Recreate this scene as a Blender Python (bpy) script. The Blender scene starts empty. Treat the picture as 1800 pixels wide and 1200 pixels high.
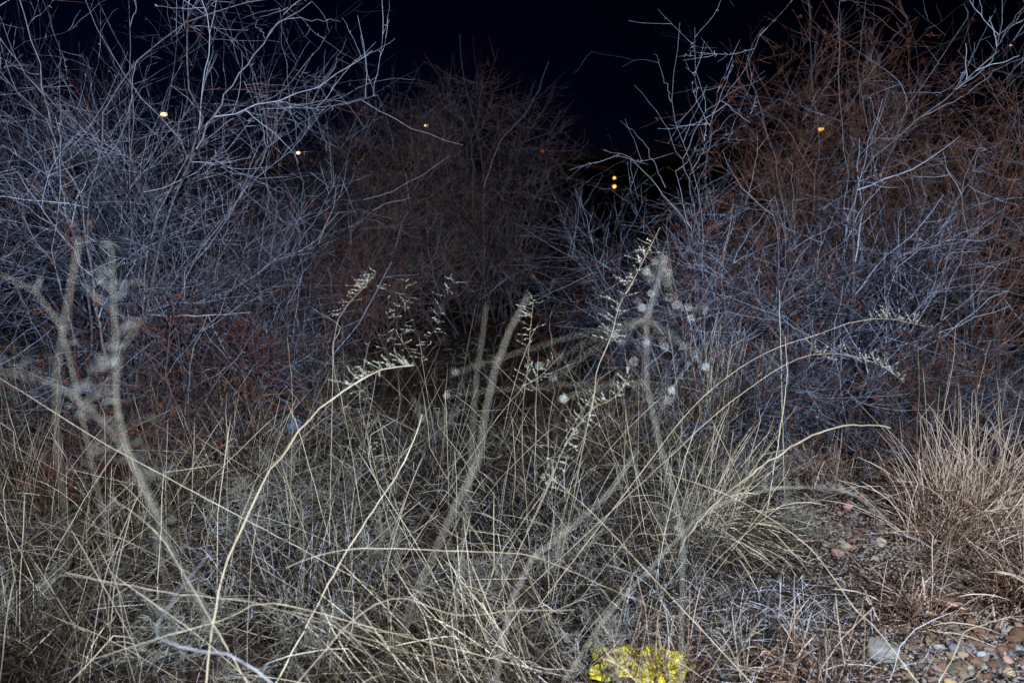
import bpy, math, random
import numpy as np
from math import radians as R

# ------------------------------------------------------------------ camera, sky, flash, exposure
scene = bpy.context.scene
C = scene.collection
CAM_H = 1.6
PITCH = R(12.1)
F_PX = 1400.0                                   # focal length in pixels of the 1800 px wide photograph
cam_data = bpy.data.cameras.new('camera')
cam_data.sensor_width = 36.0
cam_data.lens = 28.0
cam_data.clip_start = 0.05
cam_data.clip_end = 3000
cam_data.dof.use_dof = True
cam_data.dof.focus_distance = 3.6
cam_data.dof.aperture_fstop = 2.5
cam = bpy.data.objects.new('camera', cam_data)
cam.location = (0, 0, CAM_H)
cam.rotation_euler = (R(90) - PITCH, 0, 0)
C.objects.link(cam)
scene.camera = cam

world = bpy.data.worlds.new('World')
scene.world = world
world.use_nodes = True
wn = world.node_tree
wn.nodes.clear()
w_out = wn.nodes.new('ShaderNodeOutputWorld')
w_bg = wn.nodes.new('ShaderNodeBackground')
w_tc = wn.nodes.new('ShaderNodeTexCoord')
w_sep = wn.nodes.new('ShaderNodeSeparateXYZ')
wn.links.new(w_tc.outputs['Generated'], w_sep.inputs[0])
w_ramp = wn.nodes.new('ShaderNodeValToRGB')        # by elevation: warm town glow, then navy night air
cr = w_ramp.color_ramp
cr.elements[0].position = 0.0
cr.elements[0].color = (0.0042, 0.0021, 0.0016, 1)
cr.elements[1].position = 1.0
cr.elements[1].color = (0.0002, 0.0003, 0.0016, 1)
for p, c in ((0.019, (0.0032, 0.0019, 0.0019, 1)), (0.030, (0.0007, 0.0010, 0.0050, 1)), (0.16, (0.0003, 0.0006, 0.0042, 1)), (0.45, (0.0002, 0.0004, 0.0022, 1))):
    e = cr.elements.new(p)
    e.color = c
wn.links.new(w_sep.outputs['Z'], w_ramp.inputs['Fac'])
w_map = wn.nodes.new('ShaderNodeMapRange')         # the night sky is a little deeper to the right
w_map.inputs['From Min'].default_value = -0.7
w_map.inputs['From Max'].default_value = 0.6
w_map.inputs['To Min'].default_value = 1.7
w_map.inputs['To Max'].default_value = 0.25
wn.links.new(w_sep.outputs['X'], w_map.inputs['Value'])
wn.links.new(w_ramp.outputs['Color'], w_bg.inputs['Color'])
wn.links.new(w_map.outputs['Result'], w_bg.inputs['Strength'])
wn.links.new(w_bg.outputs['Background'], w_out.inputs['Surface'])

flash_data = bpy.data.lights.new('camera_flash', 'SPOT')     # the photographer's flash, held up behind the camera
flash_data.energy = 1480
flash_data.color = (0.86, 0.92, 1.0)
flash_data.spot_size = R(94)
flash_data.spot_blend = 0.25
flash_data.shadow_soft_size = 0.03
flash = bpy.data.objects.new('camera_flash', flash_data)
flash.location = (0.70, -0.70, 2.70)
flash.rotation_euler = (R(90 - 7), 0, R(2))
C.objects.link(flash)

scene.view_settings.view_transform = 'Standard'
scene.view_settings.look = 'None'
scene.view_settings.exposure = 0
scene.view_settings.gamma = 1
scene.render.engine = 'CYCLES'
scene.cycles.max_bounces = 4
scene.cycles.diffuse_bounces = 2

# ------------------------------------------------------------------ helpers
SEED = [11]
def RNG(seed=None):
    if seed is None:
        SEED[0] += 1
        seed = SEED[0]
    return np.random.default_rng(seed)

cp, sp = math.cos(PITCH), math.sin(PITCH)
def at(px, py, d):
    """photo pixel -> the point at ground distance d"""
    u = (px - 900) / F_PX
    v = (600 - py) / F_PX
    y = cp + sp * v
    z = -sp + cp * v
    k = d / y
    return np.array((u * k, d, CAM_H + z * k))
def gpt(px, py):
    """photo pixel -> the point on level ground"""
    u = (px - 900) / F_PX
    v = (600 - py) / F_PX
    y = cp + sp * v
    z = -sp + cp * v
    k = -CAM_H / z
    return np.array((u * k, y * k, 0.0))

def gz(x, y):
    x = np.asarray(x, float); y = np.asarray(y, float)
    h = 0.030 * np.sin(1.7 * x + 0.6) * np.cos(1.3 * y + 1.1) + 0.016 * np.sin(4.3 * x + 2.1 * y) + 0.009 * np.sin(9.1 * x - 6.3 * y + 1.0)
    h = h * np.clip((30 - np.hypot(x, y)) / 15, 0, 1)
    return h

def nrm(a):
    return a / np.maximum(np.linalg.norm(a, axis=-1, keepdims=True), 1e-9)

def tag(o, label=None, cat=None, group=None, kind=None):
    if label: o['label'] = label
    if cat: o['category'] = cat
    if group: o['group'] = group
    if kind: o['kind'] = kind
    return o

def empty(name, loc, label, cat, group=None, rz=0.0):
    o = bpy.data.objects.new(name, None)
    o.empty_display_size = 0.1
    o.location = tuple(float(c) for c in loc)
    o.rotation_euler = (0, 0, rz)
    C.objects.link(o)
    return tag(o, label, cat, group)

def mesh_np(name, V, Q, mat, parent=None, tint=None, smooth=True, tris=None):
    """V (n,3), Q (m,4) quads; world coordinates are kept by subtracting the parent's location"""
    V = np.asarray(V, np.float32)
    if parent is not None:
        V = V - np.array(parent.location, np.float32)
    me = bpy.data.meshes.new(name)
    n = len(V)
    me.vertices.add(n)
    me.vertices.foreach_set('co', V.ravel())
    k = Q.shape[1]
    me.loops.add(Q.size)
    me.loops.foreach_set('vertex_index', Q.astype(np.int32).ravel())
    me.polygons.add(len(Q))
    me.polygons.foreach_set('loop_start', np.arange(0, Q.size, k, dtype=np.int32))
    if smooth:
        me.polygons.foreach_set('use_smooth', np.ones(len(Q), dtype=bool))
    if tint is not None:
        a = me.attributes.new('tint', 'FLOAT', 'POINT')
        a.data.foreach_set('value', np.asarray(tint, np.float32))
    me.update(calc_edges=True)
    me.materials.append(mat)
    o = bpy.data.objects.new(name, me)
    C.objects.link(o)
    if parent is not None:
        o.parent = parent
    return o

def tubes(P, Rr, K=3, rng=None):
    """P (B,N,3) paths, Rr (B,N) radii -> V, Q"""
    rng = rng or RNG()
    B, N, _ = P.shape
    T = np.empty_like(P)
    T[:, 1:-1] = P[:, 2:] - P[:, :-2]
    T[:, 0] = P[:, 1] - P[:, 0]
    T[:, -1] = P[:, -1] - P[:, -2]
    T = nrm(T)
    ref = rng.normal(size=(B, 1, 3))
    mean = nrm(P[:, -1:] - P[:, :1])
    ref = nrm(ref - (ref * mean).sum(-1, keepdims=True) * mean)
    U = nrm(ref - (ref * T).sum(-1, keepdims=True) * T)
    W = np.cross(T, U)
    a = np.arange(K) * 2 * np.pi / K
    V = P[:, :, None, :] + Rr[:, :, None, None] * (np.cos(a)[None, None, :, None] * U[:, :, None, :] + np.sin(a)[None, None, :, None] * W[:, :, None, :])
    base = np.arange(B)[:, None, None] * (N * K) + np.arange(N - 1)[None, :, None] * K
    j = np.arange(K)[None, None, :]
    j2 = (j + 1) % K
    Q = np.stack([base + j, base + j2, base + K + j2, base + K + j], -1).reshape(-1, 4)
    return V.reshape(-1, 3), Q, N * K

def ribbons(P, Wd, rng=None, side=None):
    """flat blades: P (B,N,3), Wd (B,N) half widths"""
    rng = rng or RNG()
    B, N, _ = P.shape
    T = np.empty_like(P)
    T[:, 1:-1] = P[:, 2:] - P[:, :-2]
    T[:, 0] = P[:, 1] - P[:, 0]
    T[:, -1] = P[:, -1] - P[:, -2]
    T = nrm(T)
    ref = rng.normal(size=(B, 1, 3)) if side is None else side
    U = nrm(ref - (ref * T).sum(-1, keepdims=True) * T)
    tw = rng.normal(0, 0.5, size=(B, 1, 1)) * np.linspace(0, 1, N)[None, :, None]
    W = np.cross(T, U)
    U = U * np.cos(tw) + W * np.sin(tw)
    V = np.stack([P - U * Wd[..., None], P + U * Wd[..., None]], 2)
    base = np.arange(B)[:, None] * (N * 2) + np.arange(N - 1)[None, :] * 2
    Q = np.stack([base, base + 1, base + 3, base + 2], -1).reshape(-1, 4)
    return V.reshape(-1, 3), Q, N * 2

def grow(S, D, L, N, wander, bias=(0, 0, 0), rng=None, zig=0.0, kink=0.0):
    rng = rng or RNG()
    B = len(S)
    P = np.empty((B, N, 3))
    P[:, 0] = S
    d = nrm(D)
    bias = np.asarray(bias, float)
    z = nrm(rng.normal(size=(B, 3)))
    for i in range(1, N):
        d = nrm(d + rng.normal(0, wander, (B, 3)) + bias / (N - 1))
        if kink:
            k = rng.uniform(0, 1, B) < kink
            d[k] = nrm(d[k] + rng.normal(0, 0.55, (int(k.sum()), 3)))
        dd = d + z * (zig if i % 2 else -zig)
        P[:, i] = P[:, i - 1] + nrm(dd) * (L / (N - 1))[:, None]
    return P

def kids(P, Rr, n, t0, t1, ang, rng, weight=None):
    """n children starting on parents -> start, dir, parent idx, radius, t"""
    B, N, _ = P.shape
    idx = rng.choice(B, n, p=weight)
    t = rng.uniform(t0, t1, n) * (N - 1)
    i = np.minimum(t.astype(int), N - 2)
    f = (t - i)[:, None]
    A, Bb = P[idx, i], P[idx, i + 1]
    S = A * (1 - f) + Bb * f
    T = nrm(Bb - A)
    r = Rr[idx, i] * (1 - f[:, 0]) + Rr[idx, i + 1] * f[:, 0]
    q = nrm(np.cross(T, rng.normal(size=(n, 3))))
    a = rng.normal(ang, 0.34, n)[:, None]
    D = T * np.cos(a) + q * np.sin(a)
    return S, D, idx, r, t / (N - 1)

def catmull(pts, N):
    pts = np.asarray(pts, float)
    p = np.vstack([2 * pts[0] - pts[1], pts, 2 * pts[-1] - pts[-2]])
    seg = np.linalg.norm(np.diff(pts, axis=0), axis=1)
    cum = np.concatenate([[0], np.cumsum(seg)])
    s = np.linspace(0, cum[-1], N)
    out = []
    for v in s:
        i = min(np.searchsorted(cum, v, side='right') - 1, len(seg) - 1)
        t = (v - cum[i]) / max(seg[i], 1e-9)
        a, b, c, d = p[i], p[i + 1], p[i + 2], p[i + 3]
        out.append(0.5 * ((2 * b) + (-a + c) * t + (2 * a - 5 * b + 4 * c - d) * t * t + (-a + 3 * b - 3 * c + d) * t ** 3))
    return np.array(out)

# ------------------------------------------------------------------ materials
def ramp_mat(name, stops, rough=0.85, spec=0.08, noise=0.0, nscale=60, source='tint', bump=0.0, trans=0.0):
    m = bpy.data.materials.new(name)
    m.use_nodes = True
    nt = m.node_tree
    b = nt.nodes['Principled BSDF']
    b.inputs['Roughness'].default_value = rough
    b.inputs['Specular IOR Level'].default_value = spec
    r = nt.nodes.new('ShaderNodeValToRGB')
    el = r.color_ramp.elements
    while len(el) > 1:
        el.remove(el[-1])
    el[0].position = stops[0][0]
    el[0].color = (*stops[0][1], 1)
    for p, c in stops[1:]:
        e = el.new(p)
        e.color = (*c, 1)
    if source == 'tint':
        a = nt.nodes.new('ShaderNodeAttribute')
        a.attribute_name = 'tint'
        fac = a.outputs['Fac']
    else:
        a = nt.nodes.new('ShaderNodeObjectInfo')
        fac = a.outputs['Random']
    tc = nt.nodes.new('ShaderNodeTexCoord')
    n = nt.nodes.new('ShaderNodeTexNoise')
    n.inputs['Scale'].default_value = nscale
    n.inputs['Detail'].default_value = 4
    nt.links.new(tc.outputs['Object'], n.inputs['Vector'])
    ma = nt.nodes.new('ShaderNodeMath')
    ma.operation = 'MULTIPLY_ADD'
    nt.links.new(n.outputs['Fac'], ma.inputs[0])
    ma.inputs[1].default_value = noise
    sb = nt.nodes.new('ShaderNodeMath')
    sb.operation = 'SUBTRACT'
    nt.links.new(fac, sb.inputs[0])
    sb.inputs[1].default_value = noise * 0.5
    nt.links.new(sb.outputs[0], ma.inputs[2])
    nt.links.new(ma.outputs[0], r.inputs['Fac'])
    nt.links.new(r.outputs['Color'], b.inputs['Base Color'])
    if bump:
        bp = nt.nodes.new('ShaderNodeBump')
        bp.inputs['Strength'].default_value = bump
        bp.inputs['Distance'].default_value = 0.004
        nt.links.new(n.outputs['Fac'], bp.inputs['Height'])
        nt.links.new(bp.outputs['Normal'], b.inputs['Normal'])
    return m

M = {}
M['bark'] = ramp_mat('grey_bark', [(0, (0.03, 0.03, 0.034)), (0.45, (0.10, 0.10, 0.125)), (0.8, (0.25, 0.26, 0.32)), (1, (0.42, 0.45, 0.52))], noise=0.8, nscale=55, bump=0.6)
M['twig_grey'] = ramp_mat('grey_twig', [(0, (0.012, 0.012, 0.015)), (0.48, (0.026, 0.029, 0.047)), (0.63, (0.11, 0.125, 0.20)), (0.80, (0.46, 0.53, 0.72)), (0.93, (0.54, 0.61, 0.78)), (0.95, (0.22, 0.10, 0.07)), (1, (0.26, 0.11, 0.07))], noise=0.3, nscale=30)
M['twig_brown'] = ramp_mat('brown_twig', [(0, (0.016, 0.014, 0.017)), (0.42, (0.055, 0.045, 0.05)), (0.6, (0.26, 0.25, 0.33)), (0.7, (0.20, 0.12, 0.10)), (1, (0.32, 0.16, 0.11))], noise=0.25, nscale=30)
M['twig_rust'] = ramp_mat('rust_twig', [(0, (0.04, 0.022, 0.018)), (0.35, (0.15, 0.08, 0.062)), (0.6, (0.48, 0.27, 0.20)), (0.66, (0.13, 0.14, 0.19)), (1, (0.44, 0.47, 0.58))], noise=0.25, nscale=30)
M['rust_leaf'] = ramp_mat('rust_leaves', [(0, (0.05, 0.016, 0.012)), (0.5, (0.13, 0.045, 0.030)), (1, (0.30, 0.12, 0.075))], noise=0.2, nscale=40)
M['straw'] = ramp_mat('straw', [(0, (0.030, 0.022, 0.016)), (0.48, (0.055, 0.042, 0.030)), (0.67, (0.21, 0.17, 0.12)), (0.86, (0.66, 0.58, 0.43)), (1, (0.80, 0.75, 0.62))], noise=0.3, nscale=14, rough=0.6)
M['stalk'] = ramp_mat('bright_stalk', [(0, (0.12, 0.085, 0.055)), (0.5, (0.38, 0.32, 0.22)), (1, (0.74, 0.69, 0.55))], noise=0.8, nscale=18, rough=0.55)
M['grass'] = ramp_mat('dry_grass', [(0, (0.012, 0.010, 0.010)), (0.52, (0.024, 0.021, 0.020)), (0.68, (0.10, 0.088, 0.073)), (0.78, (0.40, 0.36, 0.29)), (0.83, (0.12, 0.13, 0.17)), (1, (0.60, 0.64, 0.74))], noise=0.2, nscale=20, rough=0.7)
M['red_grass'] = ramp_mat('reddish_grass', [(0, (0.035, 0.02, 0.016)), (0.45, (0.12, 0.068, 0.05)), (0.7, (0.33, 0.22, 0.165)), (1, (0.70, 0.59, 0.50))], noise=0.25, nscale=20, rough=0.65)
M['reed'] = ramp_mat('dull_reed', [(0, (0.12, 0.115, 0.09)), (0.5, (0.28, 0.27, 0.22)), (1, (0.42, 0.41, 0.35))], noise=0.15, nscale=25)
M['wisp'] = ramp_mat('pale_wisp', [(0, (0.15, 0.15, 0.13)), (0.5, (0.30, 0.31, 0.28)), (1, (0.46, 0.48, 0.46))], noise=0.2, nscale=40)
M['seed'] = ramp_mat('pale_seed', [(0, (0.30, 0.29, 0.22)), (0.5, (0.48, 0.48, 0.38)), (1, (0.62, 0.66, 0.64))], noise=0.2, nscale=60)
M['puff'] = ramp_mat('dull_plume', [(0, (0.10, 0.10, 0.09)), (0.5, (0.19, 0.20, 0.18)), (1, (0.30, 0.32, 0.32))], noise=0.2, nscale=60)
M['stone'] = ramp_mat('river_stone', [(0, (0.14, 0.11, 0.10)), (0.2, (0.26, 0.23, 0.21)), (0.38, (0.33, 0.19, 0.15)), (0.5, (0.30, 0.31, 0.33)), (0.65, (0.36, 0.26, 0.17)), (0.8, (0.42, 0.40, 0.37)), (1, (0.22, 0.13, 0.11))], noise=0.3, nscale=9, source='object', bump=0.25, rough=0.75)
def stone_mat(name, c1, c2, scale=14):
    m = ramp_mat(name, [(0, c1), (1, c2)], noise=1.0, nscale=scale, source='object', bump=0.35, rough=0.8)
    return m
M['soil'] = None

def soil_material():
    m = bpy.data.materials.new('dark_soil')
    m.use_nodes = True
    nt = m.node_tree
    b = nt.nodes['Principled BSDF']
    b.inputs['Roughness'].default_value = 0.95
    b.inputs['Specular IOR Level'].default_value = 0.1
    tc = nt.nodes.new('ShaderNodeTexCoord')
    n1 = nt.nodes.new('ShaderNodeTexNoise'); n1.inputs['Scale'].default_value = 1.6; n1.inputs['Detail'].default_value = 6
    n2 = nt.nodes.new('ShaderNodeTexNoise'); n2.inputs['Scale'].default_value = 55; n2.inputs['Detail'].default_value = 8; n2.inputs['Roughness'].default_value = 0.7
    v = nt.nodes.new('ShaderNodeTexVoronoi'); v.inputs['Scale'].default_value = 60
    r1 = nt.nodes.new('ShaderNodeValToRGB')
    r1.color_ramp.elements[0].position = 0.35; r1.color_ramp.elements[0].color = (0.020, 0.017, 0.017, 1)
    r1.color_ramp.elements[1].position = 0.65; r1.color_ramp.elements[1].color = (0.085, 0.048, 0.036, 1)
    r2 = nt.nodes.new('ShaderNodeValToRGB')
    r2.color_ramp.elements[0].position = 0.35; r2.color_ramp.elements[0].color = (0.4, 0.4, 0.42, 1)
    r2.color_ramp.elements[1].position = 0.7; r2.color_ramp.elements[1].color = (1.5, 1.45, 1.4, 1)
    mx = nt.nodes.new('ShaderNodeMix'); mx.data_type = 'RGBA'; mx.blend_type = 'MULTIPLY'; mx.inputs['Factor'].default_value = 1
    for n in (n1, n2, v):
        nt.links.new(tc.outputs['Object'], n.inputs['Vector'])
    nt.links.new(n1.outputs['Fac'], r1.inputs['Fac'])
    nt.links.new(n2.outputs['Fac'], r2.inputs['Fac'])
    nt.links.new(r1.outputs['Color'], mx.inputs['A'])
    nt.links.new(r2.outputs['Color'], mx.inputs['B'])
    nt.links.new(mx.outputs['Result'], b.inputs['Base Color'])
    ad = nt.nodes.new('ShaderNodeMath'); ad.operation = 'ADD'
    nt.links.new(n2.outputs['Fac'], ad.inputs[0]); nt.links.new(v.outputs['Distance'], ad.inputs[1])
    bp = nt.nodes.new('ShaderNodeBump'); bp.inputs['Strength'].default_value = 0.9; bp.inputs['Distance'].default_value = 0.02
    nt.links.new(ad.outputs[0], bp.inputs['Height'])
    nt.links.new(bp.outputs['Normal'], b.inputs['Normal'])
    return m
M['soil'] = soil_material()

def plain(name, col, rough=0.6, metal=0.0, emit=None, strength=0.0, noise=None):
    m = bpy.data.materials.new(name)
    m.use_nodes = True
    nt = m.node_tree
    b = nt.nodes['Principled BSDF']
    b.inputs['Base Color'].default_value = (*col, 1)
    b.inputs['Roughness'].default_value = rough
    b.inputs['Metallic'].default_value = metal
    if emit:
        b.inputs['Emission Color'].default_value = (*emit, 1)
        b.inputs['Emission Strength'].default_value = strength
    if noise:
        tc = nt.nodes.new('ShaderNodeTexCoord')
        n = nt.nodes.new('ShaderNodeTexNoise'); n.inputs['Scale'].default_value = noise; n.inputs['Detail'].default_value = 5
        r = nt.nodes.new('ShaderNodeValToRGB')
        r.color_ramp.elements[0].position = 0.3; r.color_ramp.elements[0].color = (*[c * 0.55 for c in col], 1)
        r.color_ramp.elements[1].position = 0.65; r.color_ramp.elements[1].color = (*col, 1)
        nt.links.new(tc.outputs['Object'], n.inputs['Vector'])
        nt.links.new(n.outputs['Fac'], r.inputs['Fac'])
        nt.links.new(r.outputs['Color'], b.inputs['Base Color'])
    return m
M['lamp_metal'] = plain('lamp_metal', (0.06, 0.055, 0.05), 0.5, 0.6, noise=3)
def globe_mat(name, core, rim, strength):
    m = plain(name, (0.8, 0.7, 0.5), emit=core, strength=strength)
    nt = m.node_tree; b = nt.nodes['Principled BSDF']
    tc = nt.nodes.new('ShaderNodeTexCoord'); sp_ = nt.nodes.new('ShaderNodeSeparateXYZ')
    r = nt.nodes.new('ShaderNodeValToRGB'); e = r.color_ramp.elements
    e[0].position = 0.12; e[0].color = (*rim, 1); e[1].position = 0.9; e[1].color = (*[c * 0.35 for c in rim], 1)
    for p in (0.35, 0.6):
        q = e.new(p); q.color = (*core, 1)
    nt.links.new(tc.outputs['Generated'], sp_.inputs[0]); nt.links.new(sp_.outputs['Z'], r.inputs['Fac'])
    nt.links.new(r.outputs['Color'], b.inputs['Emission Color'])
    return m
M['lamp_hot'] = globe_mat('lamp_glow_bright', (1.0, 0.66, 0.28), (0.10, 0.03, 0.004), 9)
M['lamp_amber'] = plain('lamp_glow_amber', (1, 0.6, 0.2), emit=(1.0, 0.40, 0.06), strength=4)
M['lamp_dim'] = plain('lamp_glow_dim', (1, 0.5, 0.2), emit=(1.0, 0.30, 0.05), strength=0.7)
M['yellow'] = plain('yellow_plastic', (0.80, 0.69, 0.045), 0.5, noise=30)
M['blue'] = plain('blue_plastic', (0.32, 0.47, 0.72), 0.35, noise=25)
M['peach_leaf'] = ramp_mat('pale_dead_leaf', [(0, (0.40, 0.20, 0.11)), (1, (0.72, 0.50, 0.38))], noise=0.3, nscale=50)

# ------------------------------------------------------------------ ground and far ridge
def build_ground():
    a = np.linspace(-1, 1, 301)
    ax = np.sign(a) * (np.abs(a) ** 3.6) * 900 + a * 6
    xs = ax
    ys = ax + 4
    X, Y = np.meshgrid(xs, ys)
    Z = gz(X, Y)
    V = np.stack([X.ravel(), Y.ravel(), Z.ravel()], 1)
    n = len(xs)
    i = np.arange(n - 1)
    I, J = np.meshgrid(i, i)
    b = (J * n + I).ravel()
    Q = np.stack([b, b + 1, b + n + 1, b + n], 1)
    tag(mesh_np('ground', V, Q, M['soil']), kind='structure')
build_ground()

def build_ridge():
    rng = RNG(5)
    n = 240
    x = np.linspace(-520, 520, n)
    d = 0.5 * np.sin(x * 0.021) + 0.35 * np.sin(x * 0.053 + 1) + rng.normal(0, 0.07, n)
    top = 5.7 + d - 0.0035 * np.maximum(0, -x - 20)
    rows = []
    for y, f in ((330, -0.1), (342, 0.55), (350, 1.0), (366, 0.9), (400, -0.1)):
        rows.append(np.stack([x, np.full(n, y) + rng.normal(0, 0.6, n), top * f], 1))
    V = np.vstack(rows)
    b = (np.arange(4)[:, None] * n + np.arange(n - 1)[None]).ravel()
    Q = np.stack([b, b + 1, b + n + 1, b + n], 1)
    tag(mesh_np('hill', V, Q, M['soil']), kind='structure')
build_ridge()

# ------------------------------------------------------------------ distant lamps
def ring_solid(profile, K=14):
    """lathe profile [(r,z)...] -> V,Q"""
    a = np.arange(K) * 2 * np.pi / K
    V = np.array([(r * math.cos(t), r * math.sin(t), z) for r, z in profile for t in a])
    Q = []
    for i in range(len(profile) - 1):
        for j in range(K):
            Q.append((i * K + j, i * K + (j + 1) % K, (i + 1) * K + (j + 1) % K, (i + 1) * K + j))
    return V, np.array(Q)

def street_lamp(px, py, dist, bulb_r, mat, label, arm=0.9):
    p = at(px, py, dist)
    x, y, h = p
    t = empty('street_lamp', (x + arm, y, 0), label, 'street lamp')
    base = np.array((x + arm, y, 0))
    V, Q = ring_solid([(0.16, 0), (0.16, 0.25), (0.10, 0.35), (0.07, h + 0.15), (0.0, h + 0.25)])
    mesh_np('pole', V + base, Q, M['lamp_metal'], t)
    ap = catmull([base + (0, 0, h * 0.93), base + (-arm * 0.4, 0, h + 0.25), base + (-arm * 0.8, 0, h + 0.33), base + (-arm, 0, h + 0.26)], 8)
    V, Q, _ = tubes(ap[None], np.full((1, 8), 0.04), 8)
    mesh_np('arm', V, Q, M['lamp_metal'], t)
    V, Q = ring_solid([(0.0, 0.30), (bulb_r * 0.5, 0.26), (bulb_r * 1.15, 0.10), (bulb_r * 1.25, 0.04), (bulb_r * 1.0, 0.04)])
    hd = mesh_np('lamp_head', V + p, Q, M['lamp_metal'], t)
    th = np.linspace(0, np.pi, 9)
    V, Q = ring_solid([(max(bulb_r * math.sin(q), 0.0), bulb_r * 0.85 * math.cos(q) - 0.05) for q in th])
    bl = mesh_np('bulb', V + p, Q, mat, t)
    return t

street_lamp(288, 200, 80, 0.25, M['lamp_hot'], 'brightest glowing street lamp, high up behind the bare branches of the tall left shrub')
street_lamp(524, 268, 105, 0.20, M['lamp_hot'], 'small warm street lamp glowing low between the left shrub and the middle thicket', arm=-0.8)
street_lamp(749, 220, 100, 0.19, M['lamp_hot'], 'small white-hot street lamp showing through the left side of the middle thicket')
street_lamp(954, 265, 150, 0.22, M['lamp_dim'], 'tiny amber street lamp behind the right side of the middle thicket')
street_lamp(1443, 226, 85, 0.27, M['lamp_amber'], 'amber street lamp glowing through the rust-coloured twigs of the right thicket')
# the low lantern with two lights
pl = at(1080, 320, 62)
t = empty('lantern_post', (pl[0], pl[1] + 0.3, 0), 'low lantern post with two amber lights, in the dark gap between the thickets', 'lantern')
V, Q = ring_solid([(0.10, 0), (0.10, 0.1), (0.045, 0.14), (0.045, 1.35), (0.0, 1.38)])
mesh_np('pole', V + np.array((pl[0], pl[1] + 0.3, 0)), Q, M['lamp_metal'], t)
for py, r in ((313, 0.10), (328, 0.13)):
    q = at(1080, py, 62)
    th = np.linspace(0, np.pi, 8)
    V, Q = ring_solid([(r * math.sin(a), r * 0.8 * math.cos(a)) for a in th])
    mesh_np('bulb', V + q, Q, M['lamp_amber'], t)
    V, Q = ring_solid([(0.0, r + 0.10), (r * 0.8, r + 0.03), (r * 1.5, r * 0.9), (r * 1.4, r * 0.8)])
    mesh_np('lamp_head', V + q, Q, M['lamp_metal'], t)

# ------------------------------------------------------------------ shrubs
def hero_path(pix, depth, N=16, jit=0.006, rng=None):
    """pix: [(px,py)] from foot to tip; depth: number or (foot, tip)"""
    d = depth if isinstance(depth, tuple) else (depth, depth)
    n = len(pix)
    pts = [at(px, py, d[0] + (d[1] - d[0]) * i / (n - 1)) for i, (px, py) in enumerate(pix)]
    P = catmull(pts, N)
    P[1:-1] += (rng or RNG()).normal(0, jit, (N - 2, 3))
    return P

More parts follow.
